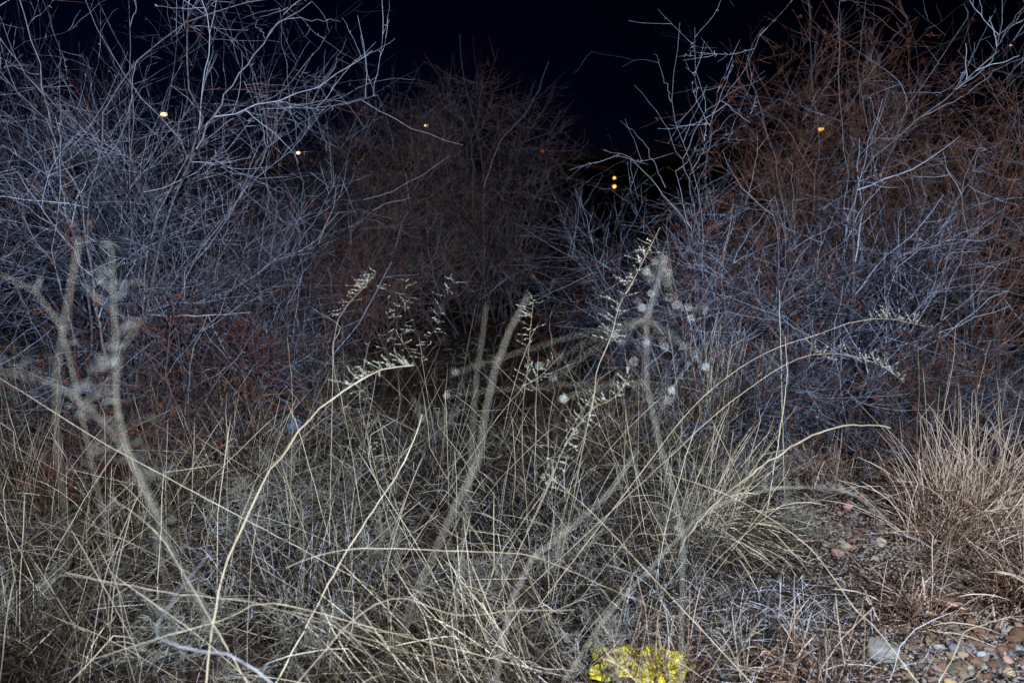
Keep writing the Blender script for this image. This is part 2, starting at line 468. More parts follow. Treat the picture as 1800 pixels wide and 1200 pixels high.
def shrub(name, label, base, centre, rad, stems, n1, n2, n3, seed, twig, bark='bark', heroes=(), group='bare thorny shrubs around the clearing', 
          r0=0.010, l1=0.85, l2=0.50, l3=0.20, zig=0.07, wander=0.17, tint=(0.5, 0.22), buds=0, leaves=0, peach=0, tw=0.0018, up=0.22, leaf_box=None, spread=0.42):
    rng = RNG(seed)
    base = np.array((base[0], base[1], float(gz(base[0], base[1]))))
    centre = np.array(centre, float); rad = np.array(rad, float)
    n3 = int(n3 * 0.42); n2 = int(n2 * 0.82)
    rad = np.maximum(rad - np.array((0.30, 0.2, 0.36)) * l1 / 0.8, rad * 0.45)
    t = empty(name, base, label, 'shrub', group)
    N0 = 16
    S = base + np.stack([rng.normal(0, spread, stems), rng.normal(0, spread * 0.7, stems), np.full(stems, -0.03)], 1)
    dr = nrm(rng.normal(size=(stems, 3)) * (1, 1, 0.8) + (0, 0, 0.35))
    tg = centre + dr * rad * rng.uniform(0.55, 1.0, (stems, 1))
    mid = S * 0.5 + tg * 0.5 + np.stack([(S[:, 0] - tg[:, 0]) * 0.18, (S[:, 1] - tg[:, 1]) * 0.18, (tg[:, 2] - S[:, 2]) * 0.12], 1)
    s = np.linspace(0, 1, N0)[None, :, None]
    P0 = S[:, None] * (1 - s) ** 2 + 2 * mid[:, None] * s * (1 - s) + tg[:, None] * s ** 2
    wob = np.cumsum(rng.normal(0, 0.012, (stems, N0, 3)), axis=1)
    P0 = P0 + wob * s
    R0 = (r0 * rng.uniform(0.6, 1.15, (stems, 1))) * (1 - 0.78 * s[..., 0] ** 0.9)
    hp, hr = [], []
    for pix, depth, r in heroes:
        p = hero_path(pix, depth, N0, 0.0055, rng)
        hp.append(p)
        r = r * 0.52
        hr.append(r * (1 - 0.72 * np.linspace(0, 1, N0)))
    if hp:
        P0 = np.concatenate([P0, np.array(hp)]); R0 = np.concatenate([R0, np.array(hr)])
    nb = len(P0)
    for i in range(nb):
        V, Q, k = tubes(P0[i:i + 1], R0[i:i + 1], 7, rng)
        tv = np.clip(rng.normal(0.64 if i >= stems else 0.30, 0.12), 0, 1)
        mesh_np('branch', V, Q, M[bark], t, np.full(len(V), tv))
    length0 = np.linalg.norm(np.diff(P0, axis=1), axis=2).sum(1)
    w = length0 * np.where(np.arange(len(P0)) >= stems, 0.4, 1.0)
    w = w / w.sum()
    # level 1
    S1, D1, i1, r1, t1 = kids(P0, R0, n1, 0.10, 1.0, 0.75, rng, w)
    L1 = l1 * rng.uniform(0.35, 1.1, n1) * (1.15 - 0.45 * t1) * np.where((t1 > 0.75) & (i1 >= stems), 0.45, 1.0)
    P1 = grow(S1, D1, L1, 9, wander * 0.8, (0, 0, up), rng, zig)
    R1 = np.minimum(r1 * 0.6, 0.0038)[:, None] * (1 - 0.72 * np.linspace(0, 1, 9))[None] + tw * 0.25
    # level 2
    S2, D2, i2, r2, t2 = kids(P1, R1, n2, 0.1, 1.0, 0.95, rng, L1 / L1.sum())
    L2 = l2 * rng.uniform(0.25, 1.15, n2)
    P2 = grow(S2, D2, L2, 7, wander * 0.6, (0, 0, up * 0.4), rng, zig)
    R2 = np.clip(r2 * 0.65, tw * 0.7, 0.0042)[:, None] * (1 - 0.6 * np.linspace(0, 1, 7))[None]
    S3, D3, i3, r3, t3 = kids(P2, R2, n3, 0.05, 1.0, 0.85, rng, L2 / L2.sum())
    L3 = l3 * rng.uniform(0.2, 1.3, n3)
    P3 = grow(S3, D3, L3, 5, wander * 0.5, (0, 0, 0), rng, zig)
    R3 = np.clip(r3 * 0.7, tw * 0.5, tw)[:, None] * (1 - 0.55 * np.linspace(0, 1, 5))[None]
    Vs, Qs, Ts = [], [], []
    off = 0
    tl = np.clip(rng.normal(tint[0], tint[1], n1), 0, 1)
    t2l = np.clip(tl[i2] * 0.6 + 0.4 * tint[0] + rng.normal(0, 0.17, n2), 0, 1)
    t3l = np.clip(t2l[i3] + rng.normal(0, 0.06, n3), 0, 1)
    sets = [(P1, R1, 4, tl), (P2, R2, 3, t2l), (P3, R3, 3, t3l)]
    if buds:
        Sb, Db, ib, rb, tb = kids(np.concatenate([P2]), R2, buds, 0.02, 1, 1.2, rng)
        Pb = grow(Sb, Db, rng.uniform(0.008, 0.022, buds), 3, 0.1, rng=rng)
        Rb = np.tile(np.array([tw * 0.9, tw * 0.8, tw * 0.4]), (buds, 1))
        sets.append((Pb, Rb, 3, t2l[ib]))
    for P, Rr, K, tv in sets:
        V, Q, k = tubes(P, Rr, K, rng)
        Vs.append(V); Qs.append(Q + off); Ts.append(np.repeat(tv, k)); off += len(V)
    mesh_np('twigs', np.vstack(Vs), np.vstack(Qs), M[twig], t, np.concatenate(Ts))
    if leaves:
        PP = P2
        S4, D4, i4, r4, t4 = kids(PP, R2, leaves * (4 if leaf_box else 1), 0.3, 1.0, 0.6, rng)
        if leaf_box:
            keep = np.ones(len(S4), bool)
            score = np.full(len(S4), 9.0)
            for (cx, cy, cz, rr) in leaf_box:
                score = np.minimum(score, np.linalg.norm(S4 - (cx, cy, cz), axis=1) / rr)
            keep = score + rng.normal(0, 0.2, len(S4)) < 1
            S4, D4 = S4[keep][:leaves], D4[keep][:leaves]
        nl = len(S4)
        if nl:
            Ps = grow(S4, D4, rng.uniform(0.03, 0.10, nl), 5, 0.2, (0, 0, 0.0), rng)
            Rs = np.tile(np.linspace(0.0016, 0.0008, 5), (nl, 1))
            V, Q, k = tubes(Ps, Rs, 3, rng)
            nf = nl * 11
            S5, D5, i5, r5, t5 = kids(Ps, Rs, nf, 0.0, 1.0, 0.7, rng)
            P5 = grow(S5, D5, rng.uniform(0.008, 0.026, nf), 3, 0.25, (0, 0, 0), rng)
            W5 = np.tile(np.array([0.0012, 0.0019, 0.0005]), (nf, 1))
            V2, Q2, k2 = ribbons(P5, W5, rng)
            lt = np.clip(rng.normal(0.5, 0.22, nl), 0, 1)
            mesh_np('dry_leaves', np.vstack([V, V2]), np.vstack([Q, Q2 + len(V)]), M['rust_leaf'], t,
                    np.concatenate([np.repeat(lt, k), np.repeat(np.clip(lt[i5] + rng.normal(0, 0.12, nf), 0, 1), k2)]))
    if peach:
        fr = np.argsort(P2[:, -1, 1])[:len(P2) // 4]          # they sit on the outer, nearer twigs
        S4, D4, i4, r4, t4 = kids(P2[fr], R2[fr], peach, 0.7, 1.0, 0.9, rng)
        P5 = grow(S4, D4, rng.uniform(0.016, 0.030, peach), 5, 0.45, (0, 0, -0.5), rng)
        W5 = np.tile(np.array([0.0008, 0.004, 0.006, 0.004, 0.0008]), (peach, 1))
        V2, Q2, k2 = ribbons(P5, W5, rng)
        mesh_np('pale_leaves', V2, Q2, M['peach_leaf'], t, np.repeat(rng.uniform(0, 1, peach), k2))
    return t

def W(px, d):       # world x of a photo column at distance d
    return (px - 900) / F_PX * d * 1.0

# --- tall left shrub
L_heroes = [
    ([(190, 640), (165, 520), (150, 400), (140, 340), (110, 290), (92, 230), (60, 190), (30, 160), (-5, 120)], 4.0, 0.013),
    ([(175, 560), (130, 420), (105, 320), (88, 230), (80, 170), (60, 80), (28, -20)], (4.2, 3.9), 0.012),
    ([(160, 620), (150, 450), (157, 330), (175, 280), (180, 220), (192, 180), (230, 125), (270, 80), (325, 38), (400, 15), (500, -5)], (4.2, 3.8), 0.012),
    ([(235, 700), (255, 560), (275, 460), (300, 370), (322, 310), (345, 262), (360, 222), (345, 180), (327, 130), (325, 80), (333, -15)], (4.2, 3.9), 0.017),
    ([(345, 262), (362, 222), (390, 182), (420, 130), (466, 72), (490, 45), (548, 3)], 3.95, 0.0095),
    ([(322, 310), (352, 256), (400, 215), (432, 194), (480, 170), (510, 143), (540, 110), (572, 62)], (4.0, 4.2), 0.009),
    ([(466, 72), (490, 38), (530, 34), (600, 38)], 3.95, 0.004),
    ([(466, 68), (448, 35), (433, 0)], 3.95, 0.004),
    ([(240, 640), (230, 480), (228, 380), (232, 260), (231, 150), (228, 60), (226, -20)], (4.3, 4.0), 0.008),
    ([(250, 560), (262, 420), (300, 330), (330, 270), (270, 200), (200, 100), (150, 0)], (4.3, 4.0), 0.007),
    ([(130, 600), (100, 480), (60, 420), (20, 330), (-20, 280)], (4.1, 3.8), 0.009),
    ([(220, 620), (210, 480), (222, 420), (245, 360), (265, 280), (300, 170), (312, 60)], (4.2, 4.0), 0.007),
    ([(300, 560), (345, 450), (400, 380), (450, 300), (470, 260), (508, 228)], (4.3, 4.4), 0.007),
    ([(470, 260), (455, 190), (440, 120), (415, 70)], 4.35, 0.004),
]
shrub('bare_shrub', 'tall bare shrub of pale grey branches filling the upper left of the photo', (W(220, 4.3), 4.4),
      (W(120, 4.3), 4.5, 1.62), (0.98, 0.7, 1.22), 20, 380, 3300, 7500, 101, 'twig_grey', heroes=L_heroes, buds=2600, tint=(0.62, 0.16), r0=0.009, zig=0.10)
shrub('bare_shrub', 'grey bare shrub at the far left edge, behind the tallest shrub', (W(40, 5.6), 5.6),
      (W(60, 5.6), 5.7, 1.55), (1.3, 0.6, 1.25), 16, 220, 1300, 3200, 102, 'twig_grey', tint=(0.42, 0.2), leaves=120)
shrub('bare_shrub', 'low spreading grey shrub reaching right from the tall left shrub toward the dark gap', (W(400, 4.9), 5.0),
      (W(430, 4.9), 5.0, 1.0), (0.85, 0.5, 0.80), 14, 200, 1300, 3400, 103, 'twig_grey', tint=(0.55, 0.2), leaves=260,
      heroes=[([(430, 620), (440, 500), (520, 440), (560, 428), (600, 382), (640, 370), (690, 385)], (4.8, 4.4), 0.007),
              ([(470, 600), (455, 470), (470, 350), (462, 270), (500, 232)], (4.9, 4.7), 0.008),
              ([(560, 428), (590, 350), (580, 300)], (4.5, 4.5), 0.0035),
              ([(360, 650), (400, 520), (470, 470), (540, 440), (640, 380), (660, 330)], (4.7, 4.5), 0.0055)])
shrub('bare_shrub', 'low dark shrub with rust leaves at the foot of the tall left shrub', (W(330, 4.2), 4.3),
      (W(300, 4.2), 4.3, 0.55), (1.0, 0.4, 0.50), 12, 150, 900, 2400, 104, 'twig_brown', tint=(0.5, 0.25), leaves=650, r0=0.009,
      heroes=[([(330, 720), (335, 640), (350, 590), (385, 550), (400, 510), (430, 470)], (4.1, 4.0), 0.010)],
      leaf_box=[(*at(340, 690, 4.2), 0.18), (*at(400, 380, 4.2), 0.10), (*at(420, 650, 4.3), 0.25), (*at(300, 560, 4.2), 0.2), (*at(80, 850, 3.9), 0.2), (*at(130, 600, 4.2), 0.2), (*at(470, 690, 4.3), 0.2)])
for i, (px, py, lab) in enumerate([(345, 735, 'rust-red feathery bush among the straw, below the low dark shrub'), (110, 880, 'rust-red feathery bush low at the left, behind the kinked reed'),
                                   (460, 735, 'small rust-red bush left of the blue plastic scrap'), (1430, 760, 'small rust-red bush at the foot of the right thicket, by the dusty pink stone')]):
    g = gpt(px, py)
    shrub('rust_bush', lab, (g[0], g[1]), (g[0], g[1], 0.16), (0.26, 0.18, 0.20), 7, 50, 240, 500, 170 + i, 'twig_rust', tint=(0.3, 0.15), leaves=300, r0=0.003, l1=0.20, l2=0.14, l3=0.06, tw=0.0010, spread=0.10, group='rust-red bushes low in the grass')
# low brush along the foot of the thickets
BR = [(60, 4.1, 'twig_grey', 'low grey brush at the left edge under the tall shrub'), (240, 3.9, 'twig_brown', 'low brown brush behind the tall straw at the left'),
      (460, 4.5, 'twig_grey', 'low brush at the left rim of the clearing'), (1180, 4.9, 'twig_grey', 'low brush at the right rim of the dark hollow'),
      (1330, 4.1, 'twig_grey', 'low bluish brush behind the golden straw clump'), (1470, 4.2, 'twig_grey', 'low brush behind the pinkish bunchgrass'),
      (1620, 4.3, 'twig_brown', 'low dark brush behind the large reddish bunchgrass'), (1770, 4.2, 'twig_grey', 'low brush at the right edge below the arching bough')]
for i, (px, d, mt, lab) in enumerate(BR):
    shrub('low_brush', lab, (W(px, d), d), (W(px, d), d, 0.42), (0.50, 0.35, 0.40), 7, 110, 800, 2000, 150 + i, mt, group='low brush at the foot of the thickets',
          r0=0.005, l1=0.42, l2=0.28, l3=0.12, tint=(0.5, 0.25), leaves=130, tw=0.0013, up=0.1, spread=0.3)
# rust sapling
shrub('red_sapling', 'slender red-brown sapling rising before the tall left shrub', (W(135, 3.3), 3.4),
      (W(132, 3.3), 3.4, 0.85), (0.22, 0.12, 0.35), 3, 26, 90, 160, 105, 'rust_leaf', bark='rust_leaf', group='red-brown saplings', r0=0.004, l1=0.35, l2=0.15, l3=0.06, leaves=60, tw=0.0012, spread=0.03,
      heroes=[([(143, 720), (135, 660), (130, 590), (127, 520), (131, 450), (133, 380)], 3.35, 0.0045), ([(190, 700), (160, 640), (135, 600)], 3.3, 0.004)])

# --- middle thicket
shrub('bare_shrub', 'domed dim grey-brown shrub in the centre background, widest of the middle thicket', (W(850, 8.4), 8.6),
      (W(850, 8.4), 8.6, 1.66), (1.45, 0.9, 1.25), 26, 420, 3200, 9000, 106, 'twig_brown', tint=(0.5, 0.2), leaves=200, l1=0.75, r0=0.009, tw=0.0026, up=0.15,
      heroes=[([(855, 620), (850, 450), (850, 300), (830, 200), (812, 120), (808, 60)], (8.3, 8.2), 0.008),
              ([(850, 330), (880, 250), (930, 190), (965, 108)], 8.2, 0.008),
              ([(830, 380), (830, 260), (800, 180), (780, 130)], 8.2, 0.008)])
shrub('bare_shrub', 'dim brown shrub left of the centre background, with a street lamp glowing beside it', (W(680, 7.6), 7.8),
      (W(670, 7.6), 7.8, 1.45), (1.05, 0.7, 1.10), 18, 260, 2200, 6200, 107, 'twig_brown', tint=(0.55, 0.2), leaves=320, r0=0.009, tw=0.0025, up=0.15)
shrub('bare_shrub', 'fine-twigged bluish shrub between the tall left shrub and the middle thicket', (W(580, 6.9), 7.0),
      (W(580, 6.9), 7.0, 1.25), (0.62, 0.5, 0.98), 14, 170, 1300, 3800, 108, 'twig_grey', tint=(0.42, 0.2), leaves=160, r0=0.009, tw=0.0023)
shrub('bare_shrub', 'low reddish shrub below the middle thicket, left of the dark hollow', (W(600, 6.3), 6.4),
      (W(600, 6.3), 6.4, 0.66), (0.70, 0.4, 0.55), 12, 160, 1100, 3200, 109, 'twig_brown', tint=(0.62, 0.2), leaves=520, r0=0.008)
shrub('bare_shrub', 'shadowy shrub far behind the middle thicket, left of its dome', (W(480, 9.8), 10.0),
      (W(470, 9.8), 10.0, 1.1), (1.5, 0.7, 1.1), 16, 200, 1300, 3600, 110, 'twig_brown', tint=(0.45, 0.2), r0=0.009, tw=0.003)
# --- the right-hand side
shrub('bare_shrub', 'low shrub of bluish crossing twigs at the right rim of the dark hollow', (W(1080, 5.7), 5.8),
      (W(1070, 5.7), 5.8, 0.70), (0.68, 0.4, 0.52), 12, 150, 1000, 2600, 111, 'twig_grey', tint=(0.5, 0.25), leaves=160, r0=0.008,
      heroes=[([(1120, 620), (1080, 540), (1020, 480), (960, 470), (900, 465), (860, 470)], (5.6, 5.2), 0.0055),
              ([(1120, 560), (1060, 500), (1000, 495), (920, 497)], (5.5, 5.3), 0.004),
              ([(1140, 600), (1090, 480), (1050, 430), (1000, 390)], (5.6, 5.5), 0.005)])
shrub('bare_shrub', 'pale bluish shrub with forked twigs against the sky, just right of the dark gap', (W(1240, 4.7), 4.8),
      (W(1245, 4.7), 4.8, 1.10), (0.40, 0.4, 0.75), 6, 75, 330, 800, 112, 'twig_grey', tint=(0.68, 0.14), buds=900, l1=0.5, l2=0.34, r0=0.006,
      heroes=[([(1240, 640), (1235, 480), (1230, 360), (1200, 250), (1178, 175), (1190, 110), (1195, 40)], (4.6, 4.3), 0.006),
              ([(1230, 420), (1205, 300), (1180, 240), (1150, 190), (1115, 150)], (4.5, 4.3), 0.005),
              ([(1240, 440), (1190, 370), (1140, 310), (1100, 275), (1060, 263)], (4.6, 4.4), 0.005),
              ([(1200, 280), (1240, 200), (1290, 160), (1345, 135)], (4.4, 4.3), 0.005),
              ([(1180, 180), (1165, 130), (1150, 95)], 4.3, 0.003),
              ([(1215, 300), (1250, 240), (1280, 210), (1305, 183)], 4.4, 0.005),
              ([(1170, 330), (1130, 250), (1090, 212)], (4.5, 4.4), 0.004),
              ([(1150, 420), (1110, 360), (1070, 335), (1030, 325)], (4.7, 4.6), 0.004)])
shrub('bare_shrub', 'tall rust-coloured shrub at the upper right, rust leaf tufts at its top', (W(1500, 6.2), 6.3),
      (W(1500, 6.2), 6.3, 1.72), (1.35, 0.6, 1.18), 22, 360, 3000, 9000, 113, 'twig_rust', tint=(0.46, 0.22), leaves=1600, r0=0.009, up=0.45, tw=0.0023,
      heroes=[([(1420, 500), (1430, 350), (1440, 240), (1425, 130), (1425, 60), (1420, 0)], (6.0, 5.9), 0.008),
              ([(1560, 400), (1530, 250), (1510, 130), (1515, 60), (1522, 0)], (6.0, 5.8), 0.007),
              ([(1390, 480), (1370, 330), (1340, 200), (1310, 110), (1340, 50)], (6.1, 6.0), 0.007)])
shrub('bare_shrub', 'grey shrub with a thick arching bough, at the right edge', (W(1560, 4.6), 4.7),
      (W(1600, 4.6), 4.8, 0.98), (0.95, 0.5, 0.70), 18, 260, 1900, 4600, 114, 'twig_grey', tint=(0.6, 0.2), leaves=150, peach=20, r0=0.010, buds=900, l2=0.32,
      heroes=[([(1490, 640), (1500, 470), (1500, 360), (1530, 285), (1570, 248), (1620, 205), (1680, 158), (1735, 112), (1758, 60), (1762, -20)], (4.7, 4.3), 0.018),
              ([(1480, 560), (1490, 430), (1560, 280), (1600, 180), (1650, 110), (1700, 33)], (4.8, 4.5), 0.011),
              ([(1680, 158), (1740, 110), (1775, 45), (1810, 10)], 4.4, 0.006),
              ([(1620, 205), (1700, 165), (1760, 120), (1820, 95)], 4.4, 0.007),
              ([(1640, 640), (1670, 500), (1700, 420), (1690, 330), (1720, 260)], (4.5, 4.4), 0.009),
              ([(1520, 620), (1500, 520), (1480, 420), (1490, 330), (1480, 200), (1475, 60), (1477, -10)], (4.7, 4.6), 0.008),
              ([(1590, 640), (1560, 540), (1580, 470), (1640, 430), (1720, 400)], (4.6, 4.3), 0.008)])
shrub('bare_shrub', 'rust-tipped shrub at the far right edge, beside the arching bough', (W(1790, 5.2), 5.3),
      (W(1790, 5.2), 5.3, 1.35), (0.6, 0.5, 1.05), 12, 170, 1200, 3000, 115, 'twig_rust', tint=(0.5, 0.2), leaves=520, r0=0.010)
shrub('bare_shrub', 'tangled low shrub with rust tufts below the pale forked shrub', (W(1330, 4.6), 4.7),
      (W(1310, 4.6), 4.7, 0.80), (0.62, 0.4, 0.62), 12, 170, 1200, 3000, 116, 'twig_grey', tint=(0.66, 0.22), leaves=380, r0=0.009,
      leaf_box=[(*at(1200, 480, 4.6), 0.35), (*at(1400, 520, 4.6), 0.35), (*at(1250, 420, 4.6), 0.3)])
shrub('bare_shrub', 'dark shrub far behind the pale forked shrub, near the lantern post', (W(1330, 8.6), 8.8),
      (W(1370, 8.6), 8.8, 0.95), (1.0, 0.6, 0.95), 14, 180, 1200, 3200, 117, 'twig_brown', tint=(0.5, 0.2), r0=0.010, tw=0.003)
shrub('bare_shrub', 'small rust-leaved bush at the right of the dark hollow', (W(1030, 6.2), 6.3),
      (W(1030, 6.2), 6.3, 0.32), (0.28, 0.25, 0.32), 8, 60, 300, 700, 118, 'twig_rust', tint=(0.3, 0.15), leaves=330, r0=0.006, l1=0.3, l2=0.2)

# ------------------------------------------------------------------ grasses
# the pebble patches stay open
BARE = [(gpt(1490, 950), 0.30, 0.34), (gpt(1700, 1150), 0.42, 0.25), (gpt(1540, 860), 0.25, 0.30)]
def bare_mask(x, y):
    m = np.zeros(len(x), bool)
    for (c, rx, ry) in BARE:
        m |= ((x - c[0]) / rx) ** 2 + ((y - c[1]) / ry) ** 2 < 1
    return m

def hollow(x, y, rng):
    c = np.where(y > 4.6, 1, 0) * (np.abs(x + 0.055 * y) < 0.16 * y + rng.normal(0, 0.12, len(x)))
    return (c > 0) & (rng.uniform(0, 1, len(x)) < 0.85)
def field(n, y0, y1, rng, pad=0.4):
    y = np.sqrt(rng.uniform(y0 ** 2, y1 ** 2, n))
    half = y * 0.68 + pad
    x = rng.uniform(-1, 1, n) * half
    return x, y

def blades(x, y, L, lean, wid, N, rng, az=None, az_s=None, droop=1.2, base_z=0.0, wander=0.06):
    n = len(x)
    S = np.stack([x, y, gz(x, y) + base_z], 1)
    a = rng.uniform(0, 2 * np.pi, n) if az is None else rng.normal(az, az_s, n)
    th = np.abs(lean)
    D = np.stack([np.cos(a) * np.sin(th), np.sin(a) * np.sin(th), np.cos(th)], 1)
    P = grow(S, D, L, N, wander, (0, 0, 0), rng, kink=0.10)
    # gravity bends the blade over along its own lean
    s = np.linspace(0, 1, N)[None, :]
    dz = droop * 0.24 * L[:, None] * s ** 2.4
    hz = droop * 0.12 * L[:, None] * s ** 2
    P[..., 2] -= dz
    P[..., 0] += np.cos(a)[:, None] * hz
    P[..., 1] += np.sin(a)[:, None] * hz
    g = gz(P[..., 0], P[..., 1]) + 0.004
    P[..., 2] = np.maximum(P[..., 2], g)
    prof = np.array([0.75] + [1.0] * (N - 2) + [0.15])
    Wd = wid[:, None] * prof[None]
    return P, Wd

def grass_mat():
    """everything nobody could count: the low tangle of dry grass"""
    rng = RNG(300)
    Vs, Qs, Ts = [], [], []
    off = 0
    # short litter
    x, y = field(70000, 1.7, 7.6, rng)
    k = ~bare_mask(x, y) | (rng.uniform(0, 1, len(x)) < 0.25)
    right = (x > 0.5 * y * 0.62) & (rng.uniform(0, 1, len(x)) < 0.45)
    k &= ~right & ~hollow(x, y, rng)
    x, y = x[k], y[k]
    n = len(x)
    L = rng.uniform(0.04, 0.16, n)
    P, Wd = blades(x, y, L, rng.normal(1.15, 0.35, n), rng.uniform(0.0005, 0.0011, n), 4, rng, droop=0.5, wander=0.25, base_z=0)
    P[..., 2] += (rng.uniform(0, 1, n) ** 2 * 0.09)[:, None]
    V, Q, kk = ribbons(P, Wd, rng)
    patch = 0.5 + 0.28 * np.sin(2.1 * x + 1.3 * y) * np.cos(1.7 * y - 0.8 * x)
    tv = np.clip(patch + rng.normal(0.08, 0.26, n), 0, 1)
    Vs.append(V); Qs.append(Q + off); Ts.append(np.repeat(tv, kk)); off += len(V)
    # knee-high tangle
    x, y = field(19000, 1.5, 6.6, rng)
    k = ~bare_mask(x, y)
    right = (x > 0.5 * y * 0.62) & (rng.uniform(0, 1, len(x)) < 0.7)
    k &= ~right & ~hollow(x, y, rng)
    x, y = x[k], y[k]
    n = len(x)
    L = rng.uniform(0.12, 0.42, n)
    P, Wd = blades(x, y, L, rng.normal(0.9, 0.5, n), rng.uniform(0.0005, 0.0011, n), 6, rng, droop=rng.uniform(0, 1.5, n)[:, None] * 0 + 0.8, wander=0.10)
    V, Q, kk = ribbons(P, Wd, rng)
    tv = np.clip(rng.normal(0.5, 0.25, n), 0, 1)
    Vs.append(V); Qs.append(Q + off); Ts.append(np.repeat(tv, kk)); off += len(V)
    # short broken bits of pale straw caught in the tangle
    x, y = field(15000, 1.6, 6.0, rng)
    k = ~bare_mask(x, y) | (rng.uniform(0, 1, len(x)) < 0.3)
    k &= ~hollow(x, y, rng) & ~((x > 0.31 * y) & (rng.uniform(0, 1, len(x)) < 0.5))
    x, y = x[k], y[k]
    n = len(x)
    S = np.stack([x, y, gz(x, y) + 0.004 + rng.uniform(0, 1, n) ** 1.6 * 0.22 * np.where(bare_mask(x, y), 0.03, 1)], 1)
    a = rng.uniform(0, 2 * np.pi, n)
    D = np.stack([np.cos(a), np.sin(a), rng.normal(0, 0.3, n)], 1)
    P = grow(S, D, rng.uniform(0.04, 0.20, n), 7, 0.16, (0, 0, -0.15), rng, kink=0.13)
    P[..., 2] = np.maximum(P[..., 2], gz(P[..., 0], P[..., 1]) + 0.003)
    Wd = rng.uniform(0.0006, 0.0014, n)[:, None] * np.array([0.6, 1, 1, 1, 1, 0.9, 0.3])[None]
    V, Q, kk = ribbons(P, Wd, rng)
    Vs.append(V); Qs.append(Q + off); Ts.append(np.repeat(np.clip(rng.normal(0.72, 0.09, n), 0, 1), kk)); off += len(V)
    o = mesh_np('dry_grass', np.vstack(Vs), np.vstack(Qs), M['grass'], None, np.concatenate(Ts))
    tag(o, 'low tangle of dry grey-brown grass and litter covering the ground', 'grass', kind='stuff')
grass_mat()

def long_stems():
    rng = RNG(301)
    x, y = field(2300, 1.9, 5.6, rng, 0.2)
    k = ~bare_mask(x, y) & ~((x > 0.26 * y)) & ~hollow(x, y, rng)
    x, y = x[k], y[k]
    n = len(x)
    L = rng.uniform(0.35, 0.85, n)
    P, Wd = blades(x, y, L, np.abs(rng.normal(0.45, 0.42, n)), rng.uniform(0.0006, 0.0013, n), 9, rng, droop=0.35, wander=0.045)
    # some stems are broken over
    V, Q, kk = tubes(P, Wd, 3, rng)
    tv = np.clip(rng.normal(0.70, 0.25, n), 0, 1)
    o = mesh_np('straw_stems', V, Q, M['straw'], None, np.repeat(tv, kk))
    tag(o, 'thin straw stems standing and leaning everywhere in the tangle', 'straw', kind='stuff')
long_stems()

def tussock(px, py, label, n=420, h=0.5, spread=0.10, lean=0.35, mat='straw', seed=1, az=None, az_s=0.5, droop=0.9, stalks=25, sh=1.4, wid=0.0015, group='dry grass tussocks', tint=0.55):
    rng = RNG(seed)
    g = gpt(px, py)
    g[2] = float(gz(g[0], g[1]))
    t = empty('grass_tussock', g, label, 'grass tussock', group)
    x = g[0] + rng.normal(0, spread, n); y = g[1] + rng.normal(0, spread * 0.8, n)
    L = h * rng.uniform(0.4, 1.15, n)
    P, Wd = blades(x, y, L, np.abs(rng.normal(lean, 0.28, n)), rng.uniform(0.45, 0.95, n) * wid, 8, rng, az, az_s, droop=droop, wander=0.05)
    V, Q, kk = ribbons(P, Wd, rng)
    mesh_np('blades', V, Q, M[mat], t, np.repeat(np.clip(rng.normal(tint - 0.14, 0.30, n), 0, 1), kk))
    if stalks:
        x = g[0] + rng.normal(0, spread * 0.8, stalks); y = g[1] + rng.normal(0, spread * 0.6, stalks)
        L = h * sh * rng.uniform(0.6, 1.1, stalks)
        P, Wd = blades(x, y, L, np.abs(rng.normal(lean * 0.5, 0.15, stalks)), rng.uniform(0.0009, 0.0014, stalks), 10, rng, az, az_s, droop=0.25, wander=0.03)
        V, Q, kk = tubes(P, Wd, 4, rng)
        mesh_np('stalks', V, Q, M[mat], t, np.repeat(np.clip(rng.normal(tint + 0.2, 0.2, stalks), 0, 1), kk))
    return t

tussock(1690, 965, 'large upright reddish-tan bunchgrass at the right, above the open pebbles', n=1500, h=0.52, spread=0.11, lean=0.36, mat='red_grass', seed=401, stalks=90, sh=1.25, wid=0.0018, droop=1.0, tint=0.8)
tussock(1830, 940, 'reddish bunchgrass cut by the right edge, beside the large bunchgrass', n=700, h=0.48, spread=0.12, lean=0.4, mat='red_grass', seed=402, stalks=25, tint=0.7)
tussock(1425, 830, 'pinkish fine bunchgrass behind the upper pebble patch', n=500, h=0.22, spread=0.12, lean=0.5, mat='red_grass', seed=403, stalks=14, tint=0.68)
tussock(1590, 790, 'short red-brown grass between the pebbles and the right thicket', n=600, h=0.28, spread=0.2, lean=0.5, mat='red_grass', seed=404, stalks=10, tint=0.4)
tussock(1610, 1090, 'small arching tuft standing between the two pebble patches', n=230, h=0.27, spread=0.045, lean=0.5, mat='red_grass', seed=405, stalks=8, wid=0.0024, droop=1.5, tint=0.65)
tussock(1800, 1080, 'curly pale-bladed tuft at the right edge above the lower pebbles', n=420, h=0.34, spread=0.08, lean=0.6, mat='red_grass', seed=406, stalks=12, wid=0.0024, droop=1.6, tint=0.6)
tussock(1232, 945, 'flattened golden straw clump combed down to the right, left of the pebbles', n=750, h=0.46, spread=0.09, lean=0.85, mat='straw', seed=407, az=-0.65, az_s=0.95, droop=1.9, stalks=70, tint=0.66, wid=0.0018)
tussock(1255, 800, 'tall pale fan of straw at the foot of the right thicket', n=420, h=0.55, spread=0.14, lean=0.35, mat='straw', seed=408, az=0.5, az_s=1.2, stalks=70, sh=1.5, tint=0.65)
tussock(900, 1190, 'long combed straw arching to the left at the bottom centre', n=170, h=0.60, spread=0.14, lean=0.95, mat='straw', seed=409, az=3.0, az_s=0.5, droop=0.7, stalks=40, sh=1.0, wid=0.0014, tint=0.6)
tussock(700, 1210, 'second combed straw clump, at the bottom left of the centre', n=170, h=0.50, spread=0.16, lean=0.85, mat='straw', seed=410, az=2.8, az_s=0.8, droop=0.7, stalks=30, sh=1.0, tint=0.55)
